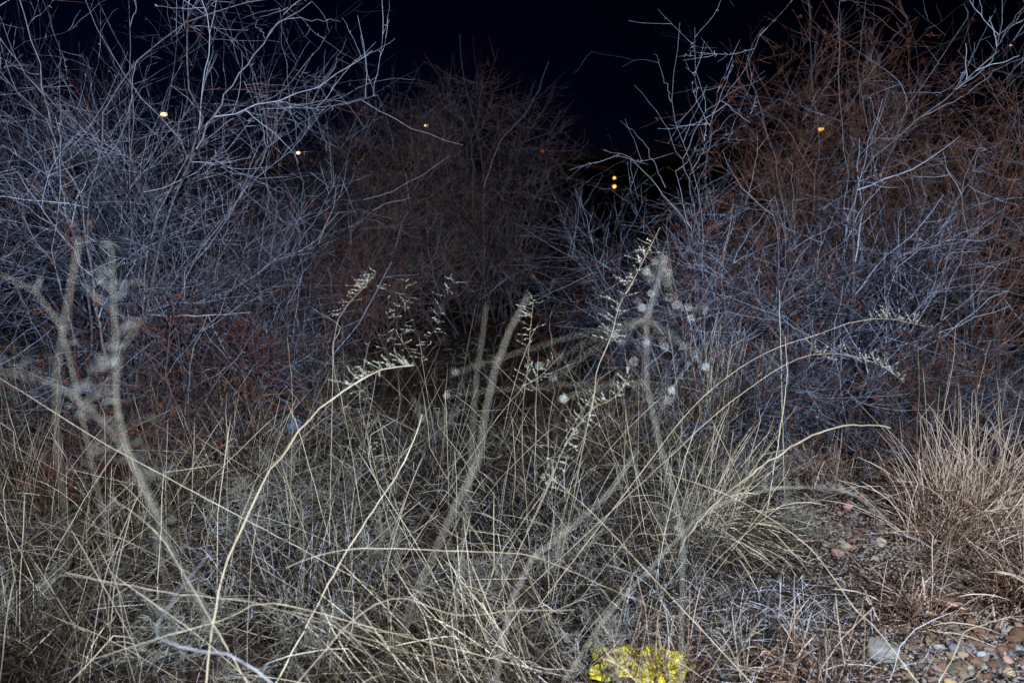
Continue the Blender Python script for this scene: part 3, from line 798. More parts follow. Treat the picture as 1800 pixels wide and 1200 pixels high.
tussock(960, 940, 'grey fine tussock in the middle of the clearing', n=900, h=0.34, spread=0.15, lean=0.5, mat='grass', seed=411, stalks=24, tint=0.6)
tussock(700, 830, 'grey tussock just below the dark hollow', n=800, h=0.34, spread=0.2, lean=0.5, mat='grass', seed=412, stalks=30, tint=0.55)
tussock(1060, 830, 'brownish tussock right below the dark hollow', n=700, h=0.36, spread=0.17, lean=0.5, mat='straw', seed=413, stalks=36, sh=1.6, tint=0.4)
tussock(420, 850, 'upright straw tussock left of the clearing', n=420, h=0.42, spread=0.14, lean=0.6, mat='straw', seed=414, stalks=50, sh=1.5, tint=0.5)
tussock(250, 960, 'tall straw tussock in the lower left', n=420, h=0.50, spread=0.14, lean=0.6, mat='straw', seed=415, stalks=50, sh=1.4, tint=0.5)
tussock(70, 900, 'straw tussock at the left edge', n=420, h=0.46, spread=0.14, lean=0.6, mat='straw', seed=416, stalks=40, sh=1.4, tint=0.5)
tussock(540, 1080, 'leaning mixed tussock left of the bottom centre', n=600, h=0.36, spread=0.15, lean=0.6, mat='grass', seed=417, stalks=30, tint=0.6)
tussock(80, 1190, 'thick straw tussock in the bottom left corner', n=500, h=0.45, spread=0.15, lean=0.6, mat='straw', seed=418, stalks=24, tint=0.45)
tussock(1160, 1205, 'reddish tuft growing over the yellow plastic scrap', n=300, h=0.26, spread=0.10, lean=0.45, mat='red_grass', seed=419, stalks=24, sh=1.4, droop=0.9, wid=0.0015, tint=0.6)
tussock(1400, 1200, 'sparse reddish tuft at the bottom, left of the pale boulder', n=160, h=0.28, spread=0.10, lean=0.45, mat='red_grass', seed=420, stalks=14, sh=1.3, droop=1.2, wid=0.0018, tint=0.65)
tussock(1120, 1100, 'low grey tuft behind the yellow plastic scrap', n=600, h=0.26, spread=0.17, lean=0.6, mat='grass', seed=421, stalks=8, tint=0.65)
tussock(1360, 1080, 'bluish grey matted tuft left of the open pebbles', n=900, h=0.16, spread=0.20, lean=0.8, mat='grass', seed=422, stalks=4, wid=0.0012, tint=0.85)
tussock(1660, 760, 'pale broken cane clump before the right thicket', n=160, h=0.5, spread=0.16, lean=0.3, mat='straw', seed=423, stalks=40, sh=1.3, wid=0.002, tint=0.7)
tussock(820, 680, 'shaded grey tussock inside the dark hollow', n=300, h=0.25, spread=0.25, lean=0.6, mat='grass', seed=424, stalks=10, tint=0.4)
tussock(540, 700, 'shaded straw tussock left of the dark hollow', n=500, h=0.40, spread=0.25, lean=0.4, mat='grass', seed=425, stalks=26, tint=0.6)

tussock(300, 760, 'tall thin straw fan rising before the low dark shrub', n=120, h=0.55, spread=0.20, lean=0.35, mat='straw', seed=430, stalks=46, sh=1.3, tint=0.72)
tussock(60, 760, 'tall thin straw fan at the left edge below the low grey brush', n=120, h=0.5, spread=0.18, lean=0.4, mat='straw', seed=431, stalks=36, sh=1.3, tint=0.7)
tussock(1330, 760, 'tall pale straw fan leaning right before the tangled low shrub', n=160, h=0.6, spread=0.20, lean=0.4, mat='straw', seed=432, stalks=60, sh=1.35, tint=0.68)
tussock(1140, 760, 'straw fan at the right rim of the dark hollow', n=160, h=0.45, spread=0.18, lean=0.55, mat='straw', seed=433, stalks=36, sh=1.2, tint=0.62)
tussock(1700, 860, 'tall pinkish straws standing up behind the large reddish bunchgrass', n=140, h=0.5, spread=0.16, lean=0.3, mat='red_grass', seed=434, stalks=46, sh=1.35, tint=0.85)
# ------------------------------------------------------------------ pale wispy plants
def wisp_mesh(rng, h=0.25):
    S = np.zeros((12, 3)); S[:, :2] = rng.normal(0, 0.012, (12, 2))
    D = nrm(rng.normal(0, 0.55, (12, 3)) * (1, 1, 0.3) + (0, 0, 1))
    P0 = grow(S, D, np.full(12, h) * rng.uniform(0.7, 1.1, 12), 8, 0.1, (0, 0, 0), rng)
    R0 = np.tile(np.linspace(0.0012, 0.0007, 8), (12, 1))
    S1, D1, i1, r1, t1 = kids(P0, R0, 150, 0.2, 1, 0.7, rng)
    P1 = grow(S1, D1, h * 0.35 * rng.uniform(0.4, 1.1, 150), 6, 0.16, (0, 0, 0), rng)
    R1 = np.tile(np.linspace(0.0009, 0.0005, 6), (150, 1))
    S2, D2, i2, r2, t2 = kids(P1, R1, 900, 0.2, 1, 0.8, rng)
    P2 = grow(S2, D2, rng.uniform(0.01, 0.035, 900), 4, 0.25, (0, 0, 0), rng)
    R2 = np.tile(np.array([0.0007, 0.0007, 0.0008, 0.0004]), (900, 1))
    out = []
    for P, Rr in ((P0, R0), (P1, R1), (P2, R2)):
        V, Q, k = tubes(P, Rr, 3, rng)
        out.append((V, Q, np.repeat(np.clip(rng.normal(0.55, 0.25, len(P)), 0, 1), k)))
    return out
wisps = []
for s in range(3):
    rng = RNG(500 + s)
    parts = wisp_mesh(rng)
    V = np.vstack([parts[0][0], parts[1][0]]); Q = np.vstack([parts[0][1], parts[1][1] + len(parts[0][0])])
    stem = mesh_np('stems', V, Q, M['wisp'], None, np.concatenate([parts[0][2], parts[1][2]]))
    spr = mesh_np('sprays', parts[2][0], parts[2][1], M['wisp'], None, parts[2][2])
    C.objects.unlink(stem); C.objects.unlink(spr)
    wisps.append((stem, spr))
wisp_spots = [
    (230, 680, 1.5, 'tallest pale wispy plant, near the left edge before the shrub'), (150, 720, 1.2, 'pale wispy plant by the red-brown sapling'),
    (270, 820, 1.1, 'pale wispy plant among the tall straw at the left'), (380, 780, 1.2, 'pale wispy plant left of the blue plastic scrap'),
    (600, 880, 1.0, 'pale wispy plant below the blue plastic scrap'), (430, 960, 1.1, 'pale wispy plant right of the lower left straw tussock'),
    (660, 1010, 1.0, 'pale wispy plant left of the grey tussock in the clearing'), (560, 1180, 1.0, 'pale wispy plant at the bottom, left of the combed straw'),
    (30, 1120, 1.1, 'pale wispy plant in the bottom left corner'), (850, 1060, 0.9, 'pale wispy plant above the combed straw at bottom centre'),
    (1330, 880, 0.9, 'pale wispy plant left of the pinkish bunchgrass'), (1200, 960, 0.9, 'pale wispy plant beside the golden straw clump'),
    (770, 780, 1.0, 'pale wispy plant at the lip of the dark hollow'), (1000, 1010, 0.9, 'pale wispy plant right of the grey tussock in the clearing'),
    (1040, 1180, 0.8, 'pale wispy plant left of the yellow plastic scrap'), (1390, 940, 0.8, 'pale wispy plant at the left rim of the upper pebbles'),
    (500, 860, 1.0, 'pale wispy plant right of the upright straw tussock'), (330, 1170, 1.0, 'pale wispy plant under the bent twig at the lower left')]
rr = random.Random(4)
for i, (px, py, s, lab) in enumerate(wisp_spots):
    g = gpt(px, py); g[2] = float(gz(g[0], g[1]))
    t = empty('wispy_plant', g, lab, 'dry plant', 'pale wispy dry plants')
    t.rotation_euler = (0, 0, rr.uniform(0, 6.28)); t.scale = (s * 1.1, s * 1.1, s)
    for m in wisps[i % 3]:
        c = m.copy(); C.objects.link(c); c.parent = t

# ------------------------------------------------------------------ single stalks that catch the flash
def stalk(pix, depth, r, label, mat='stalk', tint=0.6, seed=1, head=None, name='grass_stalk', dots=None, down=True, N=38, hn=26, hl=0.05, hs=0.005, nodes=True, plume=0):
    """pix from tip to foot. head = (t0, t1): stretch of the stalk carrying a seed head, in tip-to-foot order"""
    rng = RNG(seed)
    d = depth if isinstance(depth, tuple) else (depth, depth)
    n = len(pix)
    pts = [at(px, py, d[0] + (d[1] - d[0]) * i / (n - 1)) for i, (px, py) in enumerate(pix)]
    # carry the stalk on down into the ground
    last = pts[-1].copy(); prev = pts[-2]
    dirn = nrm(last - prev)
    if down and last[2] > 0.05:
        steps = max(2, int(last[2] / 0.2) + 1)
        dd = dirn * (1, 1, 1)
        dd[2] = min(dd[2], -0.6)
        dd = dd / abs(dd[2])
        for k in range(1, steps + 1):
            pts.append(last + dd * (last[2] + 0.03) * k / steps)
    P = catmull(pts, N)[None]
    s = np.linspace(0, 1, N)
    rad = r * 0.8 * (0.35 + 0.75 * s ** 0.6)
    P[0, 1:-1] += rng.normal(0, r * (0.0 if mat == 'reed' else 0.45), (N - 2, 3))
    nd = np.arange(N) % 6 == 5                        # the swollen nodes of a grass stalk
    rad = (rad * np.where(nd, 1.35, 1.0))[None]
    foot = P[0, -1].copy(); foot[2] = float(gz(foot[0], foot[1]))
    t = empty(name, foot, label, 'grass stalk' if name == 'grass_stalk' else 'twig', 'single tall dry stalks')
    V, Q, k = tubes(P, rad, 6, rng)
    mesh_np('stem', V, Q, M[mat], t, np.clip(np.repeat(tint + np.cumsum(rng.normal(0, 0.05, N)), 6), 0, 1))
    if head:
        hm = M['puff'] if mat == 'reed' else M['seed']
        Np = P.shape[1]
        nb = hn
        S1, D1, i1, r1, t1 = kids(P, rad, nb, head[0], head[1], 0.6, rng)
        D1 = D1 - 1.2 * (D1 * nrm(P[0, -1] - P[0, 0])).sum(-1, keepdims=True).clip(0) * nrm(P[0, -1] - P[0, 0])
        P1 = grow(S1, D1, hl * rng.uniform(0.4, 1.3, nb), 5, 0.12, (0, 0, -0.1), rng)
        R1 = np.full((nb, 5), max(r * 0.22, 0.0004))
        V1, Q1, k1 = tubes(P1, R1, 3, rng)
        nsd = nb * 7
        S2, D2, i2, r2, t2 = kids(P1, R1, nsd, 0.15, 1.0, 0.7, rng)
        P2 = grow(S2, D2, hs * rng.uniform(0.7, 1.4, nsd), 4, 0.1, (0, 0, 0), rng)
        R2 = np.tile(np.array([0.10, 0.26, 0.22, 0.03]) * hs, (nsd, 1))
        V2, Q2, k2 = tubes(P2, R2, 4, rng)
        mesh_np('seed_head', np.vstack([V1, V2]), np.vstack([Q1, Q2 + len(V1)]), hm, t,
                np.concatenate([np.full(len(V1), 0.25), np.repeat(rng.uniform(0.2, 1, nsd), k2)]))
    return t

# near, out of focus
stalk([(140, 420), (128, 480), (112, 570), (98, 670), (99, 760), (108, 860), (123, 930), (112, 1000), (95, 1080), (82, 1170), (75, 1240)], 0.72, 0.0012, 'pale blurred reed close to the camera, kinked near the left edge', seed=601, mat='reed', tint=0.5)
stalk([(0, 652), (80, 668), (160, 720), (225, 800), (268, 880), (300, 970), (350, 1050), (385, 1130), (400, 1220)], (0.72, 0.80), 0.0011, 'blurred stalk arching down from the left edge under a feathery plume', seed=602, mat='reed', tint=0.45, head=(0.0, 0.25), hn=34, hl=0.022, hs=0.0024)
stalk([(195, 430), (200, 520), (203, 600), (204, 690), (215, 760), (250, 850), (280, 960), (300, 1080)], 0.78, 0.0009, 'blurred stalk with a drooping feathery head before the tall left shrub', seed=603, mat='reed', tint=0.45, head=(0.0, 0.16), hn=20, hl=0.03, hs=0.0024)
stalk([(250, 560), (225, 590), (207, 640), (203, 720), (225, 800), (262, 880)], 0.82, 0.0008, 'second blurred stalk leaning right beside the feathery-headed one', seed=604, mat='reed', tint=0.6, head=(0.0, 0.2), hn=14, hl=0.025, hs=0.0024)
stalk([(-10, 830), (10, 890), (22, 960), (45, 1050), (75, 1150), (90, 1230)], 0.70, 0.0011, 'pinkish-grey blurred stem at the left edge near the bottom', seed=605, mat='reed', tint=0.6)
stalk([(930, 518), (905, 565), (880, 610), (866, 670), (850, 740), (838, 820), (800, 890), (760, 980), (725, 1060), (695, 1130), (670, 1230)], (0.85, 0.62), 0.0011, 'blurred reed leaning right in the centre of the photo', seed=606, mat='reed', tint=0.22)
stalk([(855, 535), (848, 590), (838, 660), (832, 740), (828, 820), (815, 940)], (0.95, 0.9), 0.0010, 'thinner blurred reed left of the leaning centre one', seed=607, mat='reed', tint=0.15)
stalk([(1120, 790), (1060, 880), (960, 960), (910, 1010), (896, 1080), (870, 1190), (865, 1240)], (0.9, 0.75), 0.0012, 'dark blurred stem low in the bottom centre', seed=608, mat='reed', tint=0.3)
stalk([(1565, 752), (1505, 746), (1445, 758), (1380, 792), (1310, 842), (1245, 895), (1208, 945), (1190, 985)], (2.3, 3.0), 0.0048, 'stout pale stalk bowing over rightward from the golden straw clump', seed=609, tint=0.75)
stalk([(1555, 915), (1500, 868), (1420, 856), (1340, 862), (1240, 900), (1160, 980), (1060, 1090), (990, 1200)], (1.3, 1.0), 0.0008, 'blurred stalk with a long fuzzy plume drooping over the upper pebbles', seed=610, mat='reed', tint=0.6, head=(0.0, 0.28), hn=36, hl=0.016, hs=0.0024)
stalk([(372, 968), (340, 1005), (315, 1040), (290, 1075), (270, 1112), (300, 1130), (350, 1142), (400, 1150), (432, 1166), (500, 1215)], (1.2, 1.3), 0.0026, 'bent grey twig folded in a sharp elbow at the lower left', seed=611, tint=0.85, mat='bark', name='bent_twig')
stalk([(-5, 480), (60, 510), (100, 560), (125, 640), (150, 760), (180, 900)], 0.85, 0.0007, 'faint feathery stalk curving in from the left edge above the arching one', seed=612, mat='reed', tint=0.6, head=(0.0, 0.35), hn=26, hl=0.02, hs=0.0024)
# sharp ones
SH = [
    ([(728, 642), (690, 645), (660, 655), (600, 690), (540, 740), (500, 792), (465, 842), (440, 900), (410, 960), (388, 1020), (375, 1090), (360, 1210)], (2.3, 1.7), 0.0032, 'long bright stalk arching up to the right, ending in a seed head left of centre', 1.0, (0.0, 0.16), 26),
    ([(742, 728), (728, 770), (705, 822), (680, 862), (650, 905), (600, 985), (560, 1060)], (2.4, 2.1), 0.0030, 'bright pointed stalk leaning right below the dark hollow', 1.0, None, 0),
    ([(0, 665), (70, 708), (148, 758), (210, 795), (280, 832), (342, 865)], (2.2, 2.4), 0.0017, 'straight straw slanting down from the left edge', 0.8, None, 0),
    ([(115, 1006), (200, 1024), (300, 1042), (382, 1050), (460, 1062)], (1.7, 1.9), 0.0019, 'nearly level straw lying across the lower left', 0.85, None, 0),
    ([(155, 1160), (260, 1126), (390, 1090), (480, 1060)], (1.6, 1.8), 0.0018, 'straw rising gently to the right under the level one at lower left', 0.85, None, 0),
    ([(502, 998), (560, 975), (640, 963), (760, 966), (900, 972), (960, 985)], (1.9, 2.2), 0.0017, 'level straw across the centre of the lower half', 0.8, None, 0),
    ([(1160, 400), (1140, 440), (1112, 495), (1090, 535), (1075, 590), (1060, 625), (1048, 655), (1045, 690), (1030, 760), (1010, 860)], 2.6, 0.0018, 'tall stalk with the highest seed head, right of centre before the thicket', 0.7, (0.02, 0.28), 44),
    ([(938, 527), (932, 580), (928, 640), (921, 700), (918, 780), (925, 880)], 2.9, 0.0016, 'upright stalk with a pyramid seed head beside the blurred leaning reed', 0.55, (0.0, 0.28), 34),
    ([(1620, 572), (1560, 560), (1500, 566), (1430, 590), (1350, 618), (1270, 668), (1200, 735), (1150, 800)], (3.0, 2.7), 0.0015, 'upper of the long stalks arching right across the right thicket', 0.75, (0.0, 0.12), 22),
    ([(1590, 672), (1545, 640), (1490, 624), (1440, 622), (1390, 636), (1320, 680), (1250, 735), (1180, 800)], (2.9, 2.6), 0.0014, 'lower of the long stalks arching right across the right thicket', 0.7, (0.0, 0.22), 34),
    ([(662, 478), (640, 505), (612, 535), (592, 570), (586, 640), (600, 700), (612, 760), (625, 840)], 3.1, 0.0016, 'leaning stalk with a loose seed head before the low reddish shrub', 0.6, (0.0, 0.18), 36),
    ([(712, 478), (713, 540), (709, 600), (706, 680), (700, 780)], 3.2, 0.0015, 'upright thin stalk with a sparse seed head, next right of the leaning one', 0.4, (0.0, 0.28), 26),
    ([(680, 498), (682, 560), (678, 630), (672, 720), (668, 800)], 3.25, 0.0013, 'thinnest upright stalk with a sparse head, between two taller ones', 0.35, (0.0, 0.25), 18),
    ([(800, 488), (780, 535), (762, 580), (742, 620), (732, 680), (705, 760)], 3.1, 0.0015, 'thin stalk leaning right with a sparse head at the lip of the dark hollow', 0.45, (0.0, 0.3), 26),
    ([(1110, 655), (1095, 680), (1075, 702), (1040, 720), (1000, 770), (960, 860)], 2.4, 0.0015, 'stalk with a bushy pale seed head low before the dark hollow', 0.6, (0.0, 0.42), 60),
    ([(1400, 1165), (1390, 1200)], 1.9, 0.0014, 'short straw at the bottom right of centre', 0.7, None, 0),
    ([(1800, 1092), (1770, 1085), (1700, 1108), (1690, 1120), (1672, 1160), (1655, 1190)], 2.05, 0.0018, 'straw folded in an elbow over the lower pebbles', 0.75, None, 0),
    ([(650, 600), (640, 640), (632, 700), (650, 780)], 2.8, 0.0013, 'short stalk with a drooping head near the long arching one', 0.6, (0.0, 0.5), 30),
    ([(505, 594), (512, 660), (514, 740), (512, 830)], 2.9, 0.0015, 'straight upright straw rising above the blue plastic scrap', 0.7, None, 0),
    ([(550, 542), (598, 575), (586, 600), (585, 650)], 3.0, 0.0014, 'broken straw folded back near the leaning stalk', 0.75, None, 0),
    ([(1010, 1071), (900, 1073), (800, 1080), (700, 1050), (620, 1090), (540, 1180)], (1.9, 1.7), 0.0015, 'long level straw above the combed clump at bottom centre', 0.75, None, 0),
    ([(1170, 830), (1300, 880), (1420, 960), (1500, 1065), (1545, 1110)], (2.3, 2.0), 0.0015, 'thin straw slanting down to the pale boulder', 0.7, None, 0),
    ([(990, 620), (950, 660), (920, 680), (870, 740), (830, 800)], 2.9, 0.0014, 'thin blade slanting up right of the centre reed', 0.6, (0.0, 0.2), 10),
    ([(1370, 510), (1372, 600), (1374, 680), (1376, 760)], 3.4, 0.0026, 'pale upright cane before the foot of the right thicket', 0.85, None, 0),
    ([(1380, 590), (1384, 650), (1380, 700), (1372, 750)], 3.3, 0.0028, 'stout pale broken cane, right of the thinner upright cane', 0.9, None, 0),
    ([(1680, 570), (1675, 640), (1660, 720), (1650, 800)], 3.3, 0.0015, 'tall straw standing above the large reddish bunchgrass', 0.75, None, 0),
    ([(1740, 600), (1720, 680), (1705, 760), (1695, 850)], 3.2, 0.0015, 'right one of two tall straws above the large reddish bunchgrass', 0.7, None, 0),
    ([(1614, 610), (1616, 690), (1612, 760), (1620, 860)], 3.3, 0.0015, 'greenish thin straw left of the large reddish bunchgrass', 0.6, None, 0),
    ([(240, 925), (330, 960), (380, 1010), (405, 1080), (425, 1180)], (1.6, 1.5), 0.0017, 'brown stalk curving down between the blurred ones at lower left', 0.45, None, 0),
    ([(190, 870), (270, 930), (330, 1020), (400, 1140)], (1.8, 1.6), 0.0016, 'thin slanting stalk crossing the lower left tussock', 0.6, None, 0),
    ([(960, 830), (1040, 900), (1120, 985), (1190, 1060)], (2.2, 2.0), 0.0013, 'thin straw slanting right through the centre of the clearing', 0.75, None, 0),
    ([(1447, 1000), (1442, 1090), (1436, 1190)], 2.05, 0.0017, 'brown upright stem left of the pale boulder', 0.25, None, 0),
    ([(1462, 1015), (1455, 1080), (1440, 1170)], 2.1, 0.0014, 'thinner brown stem touching the brown upright one', 0.3, None, 0),
]
for i, (pix, d, r, lab, tv, hd, hn) in enumerate(SH):
    stalk(pix, d, r, lab, tint=tv * 0.95, seed=640 + i, head=hd, hn=max(hn, 1), hl=0.055, hs=0.0048, mat='stalk' if tv > 0.5 else 'straw')

# the blurred flower spray near the lens
def spray():
    rng = RNG(700)
    stem = [(1180, 860), (1160, 780), (1140, 700), (1130, 600), (1150, 520), (1170, 450)]
    pts = [at(x, y, 0.95) for x, y in stem]
    foot = at(1220, 1150, 0.9); foot[2] = 0
    P = catmull([foot, at(1200, 1000, 0.93)] + pts, 20)[None]
    t = empty('flower_spray', foot, 'blurred spray of pale blue-white seed puffs, near the lens right of centre', 'dry plant')
    V, Q, k = tubes(P, np.full((1, 20), 0.0005), 5, rng)
    mesh_np('stem', V, Q, M['wisp'], t, np.full(len(V), 0.3))
    puffs = [(1135, 478, 6), (1145, 490, 5), (1175, 480, 5), (1172, 497, 5), (1175, 522, 6), (1128, 541, 6), (1145, 517, 6), (1190, 535, 6), (1210, 540, 5), (1240, 545, 5), (1120, 530, 4),
             (1080, 590, 7), (1092, 600, 5), (1135, 603, 5), (1165, 600, 4), (1115, 635, 6), (1240, 645, 5), (1200, 610, 5), (1180, 688, 7), (1175, 705, 5), (948, 645, 6), (972, 665, 6), (990, 700, 6), (1215, 560, 5), (1170, 610, 4), (1225, 620, 4), (1150, 460, 4), (800, 655, 5), (785, 695, 4)]
    for px, py, r in puffs:
        c = at(px, py, 0.85 + rng.uniform(-0.12, 0.08))
        rr_ = r / F_PX * 0.9
        nn = 26
        D = nrm(rng.normal(size=(nn, 3)) + rng.normal(size=(1, 3)) * 1.1)
        rr_ *= rng.uniform(0.28, 0.62)
        Pp = grow(np.tile(c, (nn, 1)), D, np.full(nn, rr_ * 1.2), 4, 0.15, (0, 0, 0), rng)
        V, Q, k = tubes(Pp, np.tile(np.array([0.15, 0.22, 0.2, 0.05]) * rr_, (nn, 1)), 3, rng)
        # its thread back to the stem
        j = int(np.argmin(np.linalg.norm(P[0] - c, axis=1)))
        th = catmull([P[0, j], (P[0, j] + c) / 2 + (0, 0, 0.004), c], 6)[None]
        V2, Q2, k2 = tubes(th, np.full((1, 6), 0.00013), 3, rng)
        mesh_np('seed_puff', np.vstack([V, V2]), np.vstack([Q, Q2 + len(V)]), M['seed'], t, np.concatenate([np.full(len(V), 1.0), np.full(len(V2), 0.0)]))
spray()

# ------------------------------------------------------------------ stones
def ico(sub=3):
    import bmesh
    bm = bmesh.new()
    bmesh.ops.create_icosphere(bm, subdivisions=sub, radius=1)
    V = np.array([v.co[:] for v in bm.verts]); F = np.array([[v.index for v in f.verts] for f in bm.faces])
    bm.free()
    return V, F
IV, IF = ico(3)
def stone_shape(rng, amp=0.12, flat=0.6, angular=0.0):
    V = IV.copy()
    for k in range(5):
        d = nrm(rng.normal(size=3)); ph = rng.uniform(0, 6.28); f = rng.uniform(1.0, 3.2)
        V = V * (1 + amp / (1 + 0.6 * k) * np.sin(f * (V @ d) * 2 + ph))[:, None]
    for k in range(int(angular)):
        d = nrm(rng.normal(size=3)); c = rng.uniform(0.55, 0.85)
        h = V @ d
        V = V - np.maximum(h - c, 0)[:, None] * d * 0.85
    V *= (1, rng.uniform(0.65, 0.95), flat * rng.uniform(0.8, 1.15))
    return V
MARK = {}
def stone(px, py, r_px, label, c1, c2, seed, rz=0.0, flat=0.55, angular=3, aspect=1.0, mark=None):
    r_px *= 0.85; angular += 4
    rng = RNG(seed)
    g = gpt(px, py)
    r = r_px / F_PX * math.hypot(g[1], CAM_H)
    V = stone_shape(rng, 0.10, flat, angular) * r * (1, aspect, 1)
    c, s = math.cos(rz), math.sin(rz)
    V = V @ np.array([[c, s, 0], [-s, c, 0], [0, 0, 1]])
    zc = float(gz(g[0], g[1])) + r * flat * 0.45
    me_o = mesh_np('stone', V, IF, stone_mat('stone_%d' % seed, c1, c2, 30))
    me_o.location = (g[0], g[1], zc)
    tag(me_o, label, 'stone', 'larger stones')
    if mark: MARK[me_o.name] = mark
GREY = ((0.22, 0.22, 0.22), (0.38, 0.39, 0.37))
stone(1552, 1140, 44, 'large pale grey boulder half hidden by stems at the bottom right', *GREY, 801, mark='pale boulder', rz=-0.5, flat=0.5, aspect=0.7)
stone(1665, 1060, 36, 'reddish-brown slab stone between the two pebble patches', (0.14, 0.085, 0.07), (0.26, 0.16, 0.13), 802, mark='red-brown slab', rz=-0.3, flat=0.4, aspect=0.8)
stone(1491, 896, 11, 'pink upright stone at the top of the upper pebbles', (0.34, 0.17, 0.15), (0.52, 0.30, 0.27), 803, mark='pink upright stone', flat=1.0)
stone(1472, 976, 15, 'rounded pink stone at the left of the upper pebbles', (0.26, 0.16, 0.14), (0.42, 0.28, 0.25), 804, mark='rounded pink stone')
stone(1550, 965, 13, 'round pale cream stone at the right of the upper pebbles', (0.36, 0.33, 0.26), (0.50, 0.46, 0.38), 805, mark='cream stone', flat=0.8)
stone(1487, 965, 13, 'flat olive stone beside the rounded pink one', (0.24, 0.21, 0.14), (0.36, 0.31, 0.22), 806, mark='flat olive stone')
stone(1653, 1130, 13, 'smooth white-grey oval stone above the lower pebbles', (0.36, 0.37, 0.38), (0.52, 0.53, 0.54), 807, mark='white-grey oval stone', aspect=0.7)
stone(1725, 1148, 10, 'bluish round pebble in the middle of the lower pebbles', (0.30, 0.32, 0.36), (0.44, 0.46, 0.50), 808, mark='bluish round stone')
stone(1693, 1146, 11, 'tan rounded stone left of the bluish round pebble', (0.30, 0.22, 0.15), (0.42, 0.32, 0.23), 809, mark='tan rounded stone')
stone(1770, 1163, 13, 'rose-brown oval stone right in the lower pebbles', (0.30, 0.17, 0.15), (0.42, 0.26, 0.23), 810, mark='rose-brown stone')
stone(1775, 1184, 13, 'yellowish tan oval stone at the bottom right corner', (0.38, 0.29, 0.18), (0.50, 0.40, 0.27), 811, mark='yellowish oval stone')
stone(1672, 1190, 12, 'ochre stone at the bottom edge below the folded straw', (0.40, 0.27, 0.12), (0.52, 0.38, 0.20), 812, mark='ochre stone')
stone(1790, 1128, 22, 'dark red-brown stone at the right edge above the lower pebbles', (0.11, 0.06, 0.045), (0.20, 0.11, 0.08), 813, mark='dark red-brown stone', flat=0.7)
stone(1545, 930, 11, 'brown stone under the fuzzy drooping plume', (0.20, 0.16, 0.11), (0.32, 0.26, 0.18), 814, mark='brown stone')
stone(1560, 735, 9, 'small pink stone at the foot of the right thicket', (0.40, 0.18, 0.16), (0.55, 0.28, 0.25), 815, flat=0.8)
stone(1469, 733, 8, 'small dusty pink stone left of the other one at the foot of the right thicket', (0.36, 0.20, 0.18), (0.5, 0.30, 0.27), 816, flat=0.8)

protos = []
for k in range(8):
    V = stone_shape(RNG(820 + k), 0.16, 0.6, 9)
    o = mesh_np('pebble', V, IF, M['stone'])
    C.objects.unlink(o)
    protos.append(o)
rr = random.Random(9)
PCOL = [('pale grey', (0.16, 0.16, 0.16), (0.34, 0.34, 0.33)), ('rust-brown', (0.10, 0.055, 0.04), (0.20, 0.12, 0.085)), ('tan', (0.15, 0.11, 0.075), (0.28, 0.21, 0.145)),
        ('dark grey', (0.05, 0.05, 0.055), (0.12, 0.12, 0.125)), ('pinkish', (0.17, 0.105, 0.09), (0.30, 0.20, 0.175)), ('bluish grey', (0.12, 0.13, 0.155), (0.24, 0.26, 0.29))]
pmats = [stone_mat('pebble_' + c[0].replace(' ', '_').replace('-', '_'), c[1], c[2], 3) for c in PCOL]
pdata = {}
used = set()
def pebbles(n, cx, cy, sx, sy, r0, r1, group, where):
    marks = [(o.location.x, o.location.y, MARK[o.name]) for o in bpy.data.objects if o.name in MARK]
    done = 0
    tries = 0
    while done < n and tries < 4000:
        tries += 1
        px = rr.gauss(cx, sx); py = rr.gauss(cy, sy)
        if py > 1205 or px > 1805: continue
        g = gpt(px, py)
        r = r0 + (r1 - r0) * rr.random() ** 2.2
        ci = rr.choice((0, 1, 1, 2, 2, 3, 4, 5)); ki = rr.randrange(8)
        size = 'tiny' if r < r0 + 0.2 * (r1 - r0) else ('small' if r < r0 + 0.5 * (r1 - r0) else 'larger')
        mk = min(marks, key=lambda m: math.hypot(m[0] - g[0], m[1] - g[1]))
        dx, dy = g[0] - mk[0], g[1] - mk[1]
        if math.hypot(dx, dy) < 0.03: continue
        an = math.degrees(math.atan2(dy, dx)) % 360
        word = ['just right of', 'behind and right of', 'behind', 'behind and left of', 'just left of', 'in front and left of', 'in front of', 'in front and right of'][int((an + 22.5) // 45) % 8]
        dist = math.hypot(dx, dy)
        far = '' if dist < 0.10 else (' a hand away,' if dist < 0.2 else ' farther off,')
        lab = '%s %s pebble,%s %s the %s' % (size, PCOL[ci][0], far, word, mk[2])
        if lab in used: continue
        used.add(lab)
        if (ki, ci) not in pdata:
            me = protos[ki].data.copy(); me.materials.clear(); me.materials.append(pmats[ci]); pdata[(ki, ci)] = me
        o = protos[ki].copy(); o.data = pdata[(ki, ci)]
        C.objects.link(o)
        o.scale = (r, r * rr.uniform(0.8, 1.1), r * rr.uniform(0.7, 1.1))
        o.rotation_euler = (rr.uniform(-0.35, 0.35), rr.uniform(-0.35, 0.35), rr.uniform(0, 6.28))
        o.location = (g[0], g[1], float(gz(g[0], g[1])) + r * 0.32)
        tag(o, lab, 'pebble', group)
        done += 1
pebbles(130, 1495, 945, 48, 36, 0.009, 0.027, 'pebbles of the upper patch', 'upper')
pebbles(190, 1720, 1150, 62, 34, 0.009, 0.030, 'pebbles of the lower patch', 'lower')

